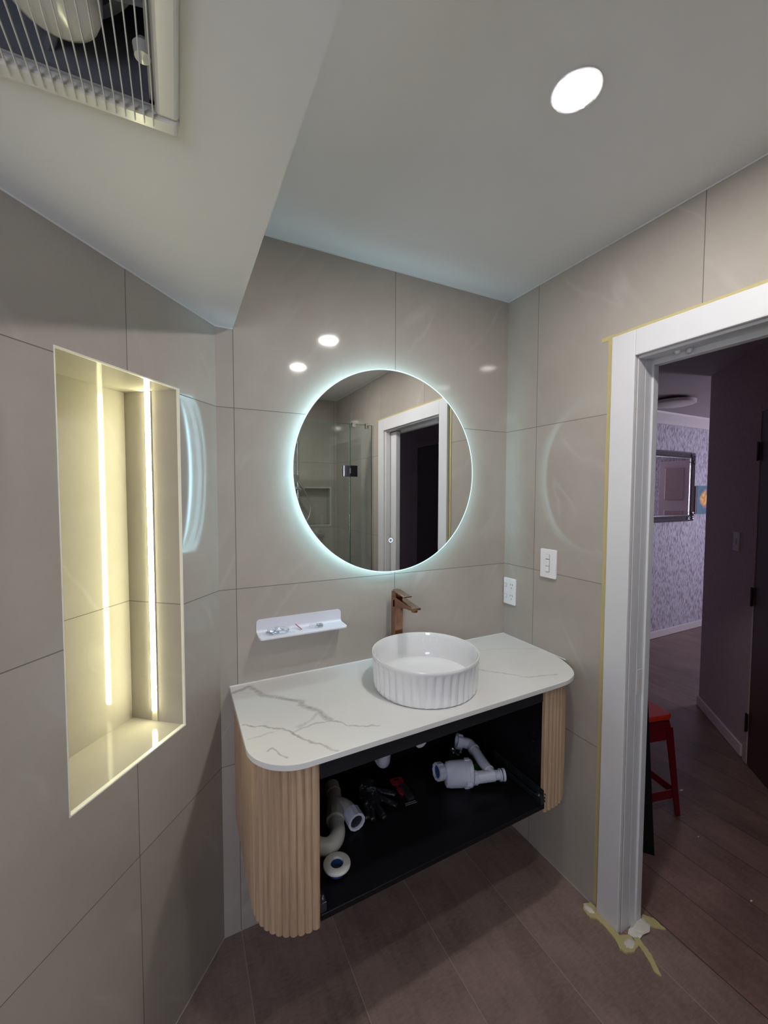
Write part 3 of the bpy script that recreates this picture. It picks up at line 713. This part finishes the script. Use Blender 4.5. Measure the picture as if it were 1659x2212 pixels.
# ------------------------------------------------------------------ masking tape and filler at the door frame
def strip(name, bmf, label, cat='masking tape', m='tape'): return tag(obj(name, bmf, M[m]), label, cat)
def wavy(x, pts0, pts1):
    bm = bmesh.new()
    for (a0, b0), (a1, b1) in zip(zip(pts0, pts1), zip(pts0[1:], pts1[1:])):
        hexa(bm, [(x, *a0), (x, *a1), (x, *b1), (x, *b0), (x + .0008, *a0), (x + .0008, *a1), (x + .0008, *b1), (x + .0008, *b0)])
    bmesh.ops.remove_doubles(bm, verts=bm.verts, dist=1e-5); return bm
rnd = random.Random(2)
ys = [-.468 - k * .03 for k in range(34)]
strip('masking_tape', wavy(-.0012, [(y, DZ + AW - .001) for y in ys], [(y, DZ + AW + .013 + rnd.uniform(-.0012, .0012)) for y in ys]), 'yellow masking tape running along the top of the white door frame')
zs = [.02 + k * .0645 for k in range(33)]
strip('masking_tape', wavy(-.0022, [(D0 + AW - .001, z) for z in zs], [(D0 + AW + .020 + rnd.uniform(-.0015, .0015), z) for z in zs]), 'yellow masking tape running down the left side of the white door frame')
def blob(poly, z0, z1, seed, z2=None):
    rnd = random.Random(seed); bm = bmesh.new(); n = len(poly)
    P = []
    for i in range(n):
        a = Vector(poly[i]); b = Vector(poly[(i + 1) % n]); k = max(1, int((b - a).length / .006))
        for j in range(k): p = a.lerp(b, j / k); P.append((p.x + rnd.uniform(-.0016, .0016), p.y + rnd.uniform(-.0016, .0016)))
    prism(bm, P, z0, z1); return bm
strip('tape_scrap', blob([(-.003, -.487), (-.034, -.476), (-.052, -.492), (-.056, -.522), (-.038, -.535), (-.036, -.570), (-.044, -.610), (-.058, -.634), (-.048, -.652), (-.020, -.662), (.012, -.655), (.014, -.622), (-.017, -.608), (-.017, -.517), (-.003, -.515)], .0005, .007, 3),
      'torn yellow tape around the foot of the door frame, bathroom side', 'tape scrap')
strip('tape_scrap', blob([(.020, -.630), (.036, -.640), (.022, -.69), (-.012, -.742), (-.020, -.728), (.004, -.68)], .0005, .005, 4), 'pointed yellow tape scrap sticking out across the floor tile', 'tape scrap')
strip('tape_scrap', blob([(.100, -.600), (.128, -.600), (.150, -.625), (.150, -.668), (.138, -.662), (.104, -.628)], .0005, .005, 5), 'small yellow tape scrap at the hall side foot of the door frame', 'tape scrap')
bm = crumple((.066, -.624, .003), .048, .024, .013, 8, 2, .55)
tag(obj('filler_smear', bm, M['filler'], smooth=True), 'rough white filler lump smeared at the hall side corner of the door frame foot', 'filler')
bm = crumple((-.032, -.500, .006), .012, .020, .005, 18, 3, .3)
tag(obj('filler_smear', bm, M['filler'], smooth=True), 'small white filler smear on the torn tape at the bathroom side of the frame foot', 'filler')
bm = crumple((-.012, -.640, .006), .022, .014, .005, 28, 3, .3)
tag(obj('filler_smear', bm, M['filler'], smooth=True), 'small white filler smear on the torn tape at the front corner of the frame foot', 'filler')

# ------------------------------------------------------------------ things lying in the vanity
ZF = ZB + .0165
def pipe_elbow(bm, pts, r, bend=.03): tube(bm, arc_path(pts, bend, 8), r, 24)
# grey bottle trap with outlet pipe and angled pipe
t = thing('bottle_trap', (-.47, -.27, ZF), 'large pale grey bottle trap with branch pipes lying at the right of the cabinet', 'drain trap')
ax = Vector((.925, -.380, 0)).normalized(); axn = Vector((.985, -.06, -.12)).normalized(); sidev = Vector((ax.y, -ax.x, 0)); up = Vector((0, 0, 1))
b0 = Vector((-.500, -.245, ZF + .050)); b1 = b0 + ax * .088
bm = bmesh.new()
def ov(c, a, b_, n=40): return [c + sidev * (a * math.cos(2 * PI * k / n)) + up * (b_ * math.sin(2 * PI * k / n)) for k in range(n)]
secs = [ov(b0 - ax * .0 + up * .0, .022, .036), ov(b0 + ax * .005, .030, .046), ov(b0 + ax * .02, .033, .0488), ov(b1, .034, .0490)]
R = [[bm.verts.new(p) for p in s] for s in secs]
for r1, r2 in zip(R, R[1:]):
    for k in range(40): bm.faces.new([r1[k], r1[(k + 1) % 40], r2[(k + 1) % 40], r2[k]])
bm.faces.new(R[0][::-1]); bm.faces.new(R[-1]); obj('trap_body', bm, M['pvc'], t, smooth=True)
bm = bmesh.new(); R = [[bm.verts.new(p) for p in ov(b1 + ax * q, a, b)] for q, a, b in ((-.002, .038, .0497), (.010, .038, .0497), (.014, .034, .046))]
for r1, r2 in zip(R, R[1:]):
    for k in range(40): bm.faces.new([r1[k], r1[(k + 1) % 40], r2[(k + 1) % 40], r2[k]])
bm.faces.new(R[0][::-1]); bm.faces.new(R[-1]); lid = obj('trap_lid', bm, M['pvc'], t, smooth=True)
for dz, ds in ((.047, -.004), (-.012, .037), (-.047, .006)):
    c = b1 + ax * -.006 + up * dz + sidev * ds; bm = bmesh.new(); box(bm, -.010, .010, -.007, .007, -.004 if dz < -.03 else -.007, .004 if dz < -.03 else .007, fn=lambda x, y, z: c + ax * x + sidev * y + up * z); obj('lid_clip', bm, M['pvc'], lid, bevel=.002)
nc = b0 + up * .016 - ax * .004 + sidev * .002
bm = bmesh.new(); ring(bm, nc + axn * .014, nc - axn * .016, .0225, .0185, 36); obj('inlet', bm, M['pvc'], t, smooth=True)
bm = bmesh.new(); ring(bm, nc - axn * .010, nc - axn * .032, .0285, .0215, 80, ribs=10, rib_h=.0018); obj('coupling_nut', bm, M['pvc'], t)
bm = bmesh.new(); tube(bm, [nc - axn * .0262, nc - axn * .0256], .0216, 32); obj('bore', bm, M['pvc_blue'], t)
po = b1 + ax * .012 - up * .018 + sidev * .0
bm = bmesh.new(); tube(bm, [po, po + ax * .020], .0245, 12); obj('outlet_nut', bm, M['pvc'], t, bevel=.001)
px_ = po + ax * .105 + up * .006
bm = bmesh.new(); tube(bm, [po + ax * .018, px_ - ax * .020, px_ - ax * .016, px_ + ax * .004], [.0205, .0205, .0165, .0165], 28); obj('outlet_pipe', bm, M['pvc'], t, smooth=True)
bm = bmesh.new(); ring(bm, px_ + ax * .000, px_ + ax * .005, .0215, .0165, 32); ring(bm, px_ + ax * .011, px_ + ax * .019, .0215, .013, 32); obj('pipe_end', bm, M['pvc'], t, smooth=True)
e0_ = px_ - ax * .030 + up * .002; e2 = Vector((-.3165, -.168, ZF + .062)); dd = (e2 - e0_).normalized()
bm = bmesh.new(); tube(bm, [e0_, e2], .0190, 28); obj('branch_pipe', bm, M['pvc'], t, smooth=True)
bm = bmesh.new(); ring(bm, e2 - dd * .022, e2 - dd * .014, .0225, .018, 32); obj('collar', bm, M['pvc'], t, smooth=True); bm = bmesh.new(); ring(bm, e0_ + dd * .018, e0_ + dd * .022, .0215, .018, 32); obj('collar', bm, M['pvc'], t, smooth=True)
e3 = e2 + Vector((-.035, .030, .012))
bm = bmesh.new(); pipe_elbow(bm, [e2 - dd * .012, e2 + dd * .012, e3], .0205, .02); obj('elbow', bm, M['pvc'], t, smooth=True)
d3_ = (e3 - (e2 + dd * .012)).normalized(); bm = bmesh.new(); ring(bm, e3 - d3_ * .006, e3 + d3_ * .014, .0275, .019, 40, ribs=10, rib_h=.0014); obj('coupling_nut', bm, M['pvc'], t)

# s-bend waste at the left
t = thing('waste_bend', (-.92, -.22, ZF), 'used off white waste pipe with curled bend at the left of the cabinet', 'waste pipe')
p = [(-.888, -.110, ZF + .036), (-.892, -.145, ZF + .032), (-.903, -.175, ZF + .030), (-.912, -.205, ZF + .030), (-.922, -.235, ZF + .030)]
bm = bmesh.new(); tube(bm, p, [.021, .0235, .026, .027, .0275], 28); obj('body', bm, M['pvc_warm'], t, smooth=True)
bm = bmesh.new(); ring(bm, (-.886, -.098, ZF + .037), (-.890, -.132, ZF + .034), .0255, .020, 32); obj('top_collar', bm, M['pvc_warm'], t, smooth=True)
bm = bmesh.new(); ring(bm, (-.913, -.212, ZF + .0302), (-.925, -.246, ZF + .0302), .0298, .022, 10); obj('hex_collar', bm, M['pvc_warm'], t)
bm = bmesh.new(); q = [(-.922, -.235, ZF + .028), (-.926, -.262, ZF + .026), (-.934, -.290, ZF + .025), (-.952, -.313, ZF + .025), (-.977, -.322, ZF + .026), (-1.002, -.312, ZF + .030), (-1.018, -.288, ZF + .036), (-1.022, -.262, ZF + .042)]
# smooth the path
Q = [Vector(a) for a in q]; S = []
for i in range(len(Q) - 1):
    a, b, c, d = Q[max(i - 1, 0)], Q[i], Q[i + 1], Q[min(i + 2, len(Q) - 1)]
    for k in range(5):
        u = k / 5; S.append(.5 * ((2 * b) + (c - a) * u + (2 * a - 5 * b + 4 * c - d) * u * u + (3 * b - a - 3 * c + d) * u ** 3))
S.append(Q[-1]); tube(bm, S, .0235, 28); obj('bend', bm, M['pvc_warm'], t, smooth=True)
sa_, sb_ = Vector((-.903, -.175, ZF + .032)), Vector((-.872, -.212, ZF + .033)); sc_ = Vector((-.866, -.262, ZF + .030))
bm = bmesh.new(); tube(bm, arc_path([sa_, sb_, sc_], .02), .0235, 28); obj('side_branch', bm, M['pvc_warm'], t, smooth=True)
bm = bmesh.new(); ring(bm, (-.8665, -.240, ZF + .0305), (-.8650, -.281, ZF + .0295), .0290, .0215, 12); obj('branch_nut', bm, M['pvc'], t)
bm = bmesh.new(); tube(bm, [(-.8652, -.272, ZF + .0297), (-.8651, -.2735, ZF + .0297)], .0216, 24); obj('bore', bm, M['pvc_dark'], t)

# basin waste flange
t = thing('waste_flange', (-.970, -.392, ZF), 'flat white ring flange with blue sleeve near the front left of the cabinet', 'waste fitting')
tilt = Matrix.Rotation(math.radians(-6), 4, 'Y')
bm = bmesh.new(); lathe(bm, [(.0180, .006), (.0190, .0085), (.034, .0085), (.0385, .006), (.0390, .002), (.0180, .002), (.0180, .006)], (-.972, -.388, ZF + .022), 48)
bm.faces.ensure_lookup_table(); bmesh.ops.remove_doubles(bm, verts=bm.verts, dist=1e-6)
for f in [f for f in bm.faces if len(f.verts) > 4]: bm.faces.remove(f)
obj('flange', bm, M['pvc_warm'], t, smooth=True)
bm = bmesh.new(); ring(bm, (-.974, -.390, ZF), (-.972, -.388, ZF + .024), .0205, .0155, 32); obj('sleeve', bm, M['pvc_blue'], t, smooth=True)
bm = bmesh.new(); tube(bm, [(-.972, -.389, ZF + .010), (-.972, -.389, ZF + .012)], .0156, 24); obj('bore', bm, M['pvc_dark'], t)

# pipes coming through the back panel
t = thing('wall_outlet_elbow', (-.71, -.018, ZF + .10), 'grey waste elbow coming out of the cabinet back behind the glove', 'pipe')
bm = bmesh.new(); pipe_elbow(bm, [(-.690, -.017, .548), (-.692, -.128, .528), (-.697, -.146, .60)], .0225, .03); obj('elbow_pipe', bm, M['pvc'], t, smooth=True)
bm = bmesh.new(); ring(bm, (-.691, -.060, .5415), (-.691, -.070, .5397), .0265, .022, 32); obj('collar', bm, M['pvc'], t, smooth=True)
t = thing('wall_pipe_stub', (-.51, -.018, ZF + .1), 'white pipe stub at the cabinet back just under the black top rail', 'pipe')
bm = bmesh.new(); ring(bm, (-.512, -.017, .556), (-.512, -.10, .550), .026, .021, 36); obj('pipe_stub', bm, M['plastic_w'], t, smooth=True)
bm = bmesh.new(); tube(bm, [(-.512, -.094, .550), (-.512, -.098, .550)], .0212, 24); obj('cap', bm, M['plastic_w'], t)

# glove
t = thing('work_glove', (-.765, -.18, ZF), 'black rubber coated work glove lying palm down in the cabinet', 'glove')
bm = bmesh.new(); z = ZF + .011
def cap_tube(path, rad, flat=.62):
    rings = tube(bm, path, rad, 14)
    for rg in rings:
        for v in rg: v.co.z = z + (v.co.z - z) * flat
palm = [(-.748, -.098, z), (-.752, -.115, z), (-.760, -.140, z), (-.766, -.170, z), (-.770, -.200, z), (-.774, -.214, z)]
cap_tube(palm, [.030, .031, .034, .040, .038, .026], .36)
for pts, r in (([(-.790, -.190, z), (-.806, -.225, z), (-.818, -.253, z), (-.821, -.262, z)], .0105), ([(-.776, -.195, z), (-.792, -.235, z), (-.803, -.268, z), (-.805, -.277, z)], .0115),
               ([(-.760, -.195, z), (-.768, -.240, z), (-.768, -.280, z + .003), (-.767, -.290, z)], .0120), ([(-.748, -.188, z), (-.728, -.220, z + .003), (-.710, -.250, z + .002), (-.705, -.258, z)], .0110),
               ([(-.744, -.155, z), (-.722, -.176, z + .004), (-.692, -.206, z + .004), (-.686, -.212, z)], .0120)):
    Pn = []
    for i in range(len(pts) - 1):
        for k in range(4): Pn.append(Vector(pts[i]).lerp(Vector(pts[i + 1]), k / 4))
    Pn.append(Vector(pts[-1])); n = len(Pn)
    rr2 = [r * (.98 + .06 * math.sin(i * 1.3)) for i in range(n)]; rr2[-1] = r * .35; rr2[-2] = r * .75; rr2[-3] = r * .93
    cap_tube(Pn, rr2, .8)
g = obj('glove_hand', bm, M['glove'], t, smooth=True)
rm = g.modifiers.new('remesh', 'REMESH'); rm.mode = 'VOXEL'; rm.voxel_size = .0016; rm.use_smooth_shade = True
sm = g.modifiers.new('smooth', 'SMOOTH'); sm.iterations = 6; sm.factor = .5
bm = bmesh.new(); tube(bm, [(-.7475, -.094, z), (-.7495, -.106, z)], .0325, 20)
for v in bm.verts: v.co.z = z + (v.co.z - z) * .34
obj('cuff', bm, M['black'], t, smooth=True)
bm = bmesh.new(); rnd = random.Random(12); ux = Vector((.955, -.30, 0)); uy = Vector((.30, .955, 0)); o0 = Vector((-.776, -.166, ZF + .0262))
for row, hgt in ((0, .0052), (1, .0052), (2, .0026)):
    x = 0
    while x < .030:
        wdt = rnd.uniform(.002, .0042); y0 = .012 - row * .0068
        if rnd.random() < .85:
            if rnd.random() < .5: P = [(x, y0), (x + wdt * .35, y0), (x + wdt * .35, y0 + hgt), (x, y0 + hgt)]
            else: P = [(x, y0), (x + wdt, y0), (x + wdt, y0 + hgt * .35), (x, y0 + hgt * .35)]
            pts = [o0 + ux * a + uy * b for a, b in P]; hexa(bm, pts + [q + Vector((0, 0, .0005)) for q in pts])
        x += wdt * .8 + .0008
obj('printed_mark', bm, plain('grey glove print', (.42, .45, .52), .6), t)

# blister packed tool
t = thing('tool_packet', (-.65, -.2, ZF), 'black and red blister pack beside the black glove', 'packet')
a0 = Vector((-.642, -.122, ZF)); a1 = Vector((-.652, -.268, ZF)); dl = (a1 - a0).normalized(); dw = Vector((-dl.y, dl.x, 0)); Lp = (a1 - a0).length
def pf(x, y, zz): return a0 + dl * x + dw * y + Vector((0, 0, zz))
obj('backing_card', B(0, Lp, -.026, .026, .0003, .002, fn=pf), M['blackplate'], t)
bm = bmesh.new(); prism(bm, [(.002, -.022), (.012, -.025), (.034, -.022), (.040, -.004), (.034, .022), (.010, .024), (.002, .012)], .002, .006, fn=pf)
hd = obj('red_header', bm, M['redcard'], t, bevel=.001)
obj('hang_slot', B(.010, .018, -.009, .009, .0058, .0063, fn=pf), M['blackplate'], hd)
bm = bmesh.new(); prism(bm, [(.045, -.016), (.06, -.021), (.085, -.018), (.095, -.009), (.088, -.003), (.06, -.006), (.045, -.008)], .002, .009, fn=pf); obj('red_tool', bm, M['redcard'], t, bevel=.0015)
bm = bmesh.new(); prism(bm, rrect(.044, Lp - .022, -.004, .021, .004, 4), .002, .011, fn=pf); obj('blister', bm, plain('dark clear blister', (.03, .03, .035), .12), t, bevel=.002)
bm = bmesh.new()
for k in range(9): box(bm, Lp - .009, Lp - .007, -.022 + k * .005, -.0185 + k * .005, .002, .0025, fn=pf); box(bm, Lp - .016, Lp - .014, -.020 + k * .0045, -.0165 + k * .0045, .002, .0025, fn=pf)
obj('white_print', bm, plain('pale print', (.35, .33, .35), .5), t)

# green packet, clear bag
t = tag(obj('green_packet', B(-.362, -.315, -.246, -.200, ZF, ZF + .012), M['green'], bevel=.001), 'small green packet half hidden behind the bottle trap', 'packet')
tag(obj('plastic_bag', crumple((-.352, -.112, ZF + .021), .026, .022, .023, 21, 3, .4), M['film']), 'crumpled clear plastic bag behind the bottle trap in the cabinet', 'plastic bag')

# ------------------------------------------------------------------ shower area (seen in the mirror)
t = thing('shower_screen', (-.5, -1.515, 0), 'frameless clear glass shower screen with hinged door, reflected in the round mirror', 'shower screen')
obj('glass_panel', B(-.190, -.014, -1.520, -1.510, .01, 2.05), M['glass'], t)
obj('glass_door', B(-.86, -.196, -1.520, -1.510, .015, 2.045), M['glass'], t)
M['gedge'] = plain('glass edge green', (.03, .10, .08), .15)
bm = bmesh.new(); box(bm, -.86, -.014, -1.521, -1.509, 2.0505, 2.053); box(bm, -.1955, -.1905, -1.521, -1.509, .02, 2.05); obj('edge_seal', bm, M['gedge'], t)
bm = bmesh.new(); box(bm, -.014, -.002, -1.524, -1.506, .0, 2.05); obj('wall_channel', bm, M['chrome'], t)
bm = bmesh.new(); box(bm, -.250, -.136, -1.529, -1.501, 1.657, 1.742); hg = obj('glass_hinge', bm, M['blackplate'], t, bevel=.003)
bm = bmesh.new(); box(bm, -.250, -.200, -1.500, -1.494, 1.657, 1.742); box(bm, -.203, -.196, -1.500, -1.488, 1.68, 1.72); obj('hinge_cover', bm, M['chrome'], hg, bevel=.002)
for x in (-.165, -.055):
    bm = bmesh.new(); box(bm, x - .012, x + .012, -1.532, -1.498, 2.025, 2.065); obj('clamp', bm, M['chrome'], t, bevel=.002)
t = thing('shower_rail', (-.387, YR, 1.2), 'chrome vertical shower rail on the rear wall, at the mirror’s left edge', 'shower rail')
t['label'] = 'chrome vertical shower rail reflected at the left edge of the mirror'
bm = bmesh.new(); tube(bm, [(-.387, YR + .05, 1.32), (-.387, YR + .05, 2.0)], .011, 16); obj('rail', bm, M['chrome'], t, smooth=True)
for z in (1.34, 1.98):
    bm = bmesh.new(); tube(bm, [(-.387, YR, z), (-.387, YR + .055, z)], .014, 16); obj('bracket', bm, M['chrome'], t, smooth=True)
bm = bmesh.new(); box(bm, -.42, -.36, YR + .03, YR + .085, 1.56, 1.59); obj('slider', bm, M['chrome'], t, bevel=.006)
t = thing('hand_shower', (-.38, YR + .1, 1.6), 'chrome hand shower with curved hose, reflected beside the shower niche', 'hand shower')
bm = bmesh.new(); tube(bm, [(-.345, YR + .095, 1.56), (-.375, YR + .10, 1.60), (-.41, YR + .10, 1.665)], [.010, .012, .012], 14); tube(bm, [(-.405, YR + .10, 1.672), (-.425, YR + .11, 1.662)], [.026, .036], 24); obj('handset', bm, M['chrome'], t, smooth=True)
bm = bmesh.new(); tube(bm, [Vector((-.345 + .075 * math.sin(PI * k / 20) - .02 * k / 20, YR + .09 - .02 * k / 20, 1.56 - .36 * k / 20)) for k in range(21)], .006, 10); obj('hose', bm, M['chrome'], t, smooth=True)
t = thing('shower_mixer', (-.17, YR, 1.155), 'small chrome shower tap lever reflected low in the mirror', 'tap')
bm = bmesh.new(); tube(bm, [(-.165, YR, 1.155), (-.165, YR + .03, 1.155)], .028, 24); obj('escutcheon', bm, M['chrome'], t, smooth=True)
bm = bmesh.new(); tube(bm, [(-.165, YR + .03, 1.155), (-.165, YR + .055, 1.155), (-.25, YR + .06, 1.16)], .009, 12); obj('lever', bm, M['chrome'], t, smooth=True)

# ------------------------------------------------------------------ hall and far room things
# red stool
sc = Vector((.649, -.217, 0)); va = Vector((.53 * .7071 + .85 * .7071, .53 * .7071 - .85 * .7071, 0)).normalized(); vb = Vector((va.y, -va.x, 0))
t = thing('plastic_stool', sc, 'red plastic stool standing in the hall just behind the door frame', 'stool')
def sf(x, y, z): return sc + vb * x + va * y + Vector((0, 0, z))
bm = bmesh.new(); prism(bm, rrect(-.122, .122, -.122, .122, .035, 6), .460, .484, fn=sf); obj('seat', bm, M['red_lit'], t, bevel=.006, seg=3, smooth=True)
bm = bmesh.new()
cs = [(x, y) for x in (-1, 1) for y in (-1, 1)]
for s in ((0, 1), (1, 3), (3, 2), (2, 0)):
    a, b = cs[s[0]], cs[s[1]]
    nrm = Vector((a[0] + b[0], a[1] + b[1])) * .5
    P = []
    for q in (0, .003):
        for (c_, w_, z_) in ((a, .108, .45), (b, .108, .45), (b, .122, .365), (a, .122, .365)):
            P.append(sf(c_[0] * w_ - nrm.x * q, c_[1] * w_ - nrm.y * q, z_))
    hexa(bm, P)
obj('apron', bm, M['red'], t)
FT = .148
for (x, y) in cs:
    bm = bmesh.new(); wz = []
    for z_, w_, g_ in ((0, FT, .026), (.42, .119, .040)):
        wz.append([sf(x * w_, y * w_, z_), sf(x * (w_ - g_), y * w_, z_), sf(x * (w_ - g_), y * (w_ - .006), z_), sf(x * (w_ - .006), y * (w_ - .006), z_), sf(x * (w_ - .006), y * (w_ - g_), z_), sf(x * w_, y * (w_ - g_), z_)])
    A_ = [bm.verts.new(p) for p in wz[0]]; B_ = [bm.verts.new(p) for p in wz[1]]
    for k in range(6): bm.faces.new([A_[k], A_[(k + 1) % 6], B_[(k + 1) % 6], B_[k]])
    bm.faces.new(A_); bm.faces.new(B_[::-1]); obj('leg', bm, M['red'], t)
for s in ((0, 1), (1, 3), (3, 2), (2, 0)):
    a, b = cs[s[0]], cs[s[1]]; bm = bmesh.new(); nrm = Vector((a[0] + b[0], a[1] + b[1])) * .5; P = []
    for q in (0.002, .007):
        for (c_, w_, z_) in ((a, .139, .085), (b, .139, .085), (b, .136, .125), (a, .136, .125)): P.append(sf(c_[0] * w_ - nrm.x * q, c_[1] * w_ - nrm.y * q, z_))
    hexa(bm, P); obj('stretcher', bm, M['red'], t)
# black board leaning in the hall beside the frame
bm = bmesh.new(); x1 = .431
hexa(bm, [(.30, -.31, 0), (x1, -.463, 0), (x1 - .008, -.470, 0), (.29, -.317, 0), (.29, -.25, .86), (x1 - .006, -.405, .86), (x1 - .014, -.412, .86), (.28, -.257, .86)])
tag(obj('black_board', bm, M['black']), 'flat black board leaning in the hall right behind the door jamb', 'board')
# framed mirror and painting on the far wall
fx0, fx1, fz0, fz1 = 2.80, 3.755, 1.235, 1.985; fw_ = .075
t = thing('framed_mirror', (3.28, 1.115, 1.6), 'ornate dark silver framed mirror on the far room wall', 'wall mirror')
M['ornate'] = plain('aged silver frame', (.16, .145, .16), .3, metal=.7, var=.5, sc=60, bump=.8)
bm = bmesh.new()
def frame_side(a, b, c, d):
    pass
prof_f = [(0, 0), (0, -.030), (.012, -.040), (.030, -.028), (.045, -.034), (.060, -.020), (fw_, -.016), (fw_, 0)]
cor = [(fx0, fz0, 1, 1), (fx1, fz0, -1, 1), (fx1, fz1, -1, -1), (fx0, fz1, 1, -1)]
R = [[bm.verts.new((x + sx * p, 1.115 + q, z_ + sz2 * p)) for p, q in prof_f] for x, z_, sx, sz2 in cor]
for i in range(4):
    for k in range(len(prof_f) - 1): bm.faces.new([R[i][k], R[i][k + 1], R[(i + 1) % 4][k + 1], R[(i + 1) % 4][k]])
obj('frame', bm, M['ornate'], t)
for x, z_, sx, sz2 in cor:
    bm = bmesh.new()
    for k in range(14):
        u, v = random.uniform(0, .12), random.uniform(0, .03)
        if k % 2: u, v = v, u
        bmesh.ops.create_icosphere(bm, subdivisions=1, radius=random.uniform(.009, .016), matrix=Matrix.Translation((x + sx * (u + .012), 1.115 - .032, z_ + sz2 * (v + .012))))
    obj('corner_scroll', bm, M['ornate'], t, smooth=True)
obj('mirror_glass', B(fx0 + .06, fx1 - .06, 1.097, 1.103, fz0 + .06, fz1 - .06), M['mirror'], t)
t = tag(obj('painting', B(3.83, 4.135, 1.090, 1.114, 1.31, 1.622), M['painting']), 'small unframed flower painting to the right of the ornate mirror', 'painting')
obj('canvas_edge', B(3.805, 3.829, 1.092, 1.114, 1.31, 1.622), plain('brown canvas edge', (.16, .08, .08), .6), t)
t = thing('ceiling_light', (2.52, .66, HH), 'flat round unlit light fitting on the far room ceiling', 'ceiling light')
bm = bmesh.new(); lathe(bm, [(0, 0), (.12, 0), (.12, -.02), (0, -.02)], (2.52, .66, HH), 40); obj('mount', bm, M['slot'], t, smooth=True)
bm = bmesh.new(); lathe(bm, [(0, -.021), (.165, -.021), (.165, -.045), (.15, -.052), (0, -.054)], (2.52, .66, HH), 48); obj('diffuser', bm, M['skirt'], t, smooth=True)
t = thing('hall_switch', HWp(.457, 0, 1.245), 'small dim switch plate on the dark hall wall', 'light switch')
obj('cover_plate', B(.425, .495, -.008, 0, 1.188, 1.302, fn=HWp), M['skirt'], t, bevel=.002)
obj('rocker', B(.45, .47, -.012, -.008, 1.23, 1.262, fn=HWp), M['skirt'], t, bevel=.001)
# plaster crumbs on the hall floor
rnd = random.Random(4)
for (x, y, s2_, lb) in ((.95, -.30, .016, 'long pale plaster crumb on the dark hall floor right of the red stool'),
                        (.70, -.50, .006, 'tiny pale plaster crumb on the hall floor just in front of the stool leg'),
                        (.55, -.75, .007, 'tiny pale plaster crumb on the dark hall floor nearest the bathroom floor edge')):
    bm = crumple((x, y, .0002), s2_, s2_ * .4, .002, int(x * 100), 1, .5)
    tag(obj('plaster_crumb', bm, M['filler']), lb, 'debris')
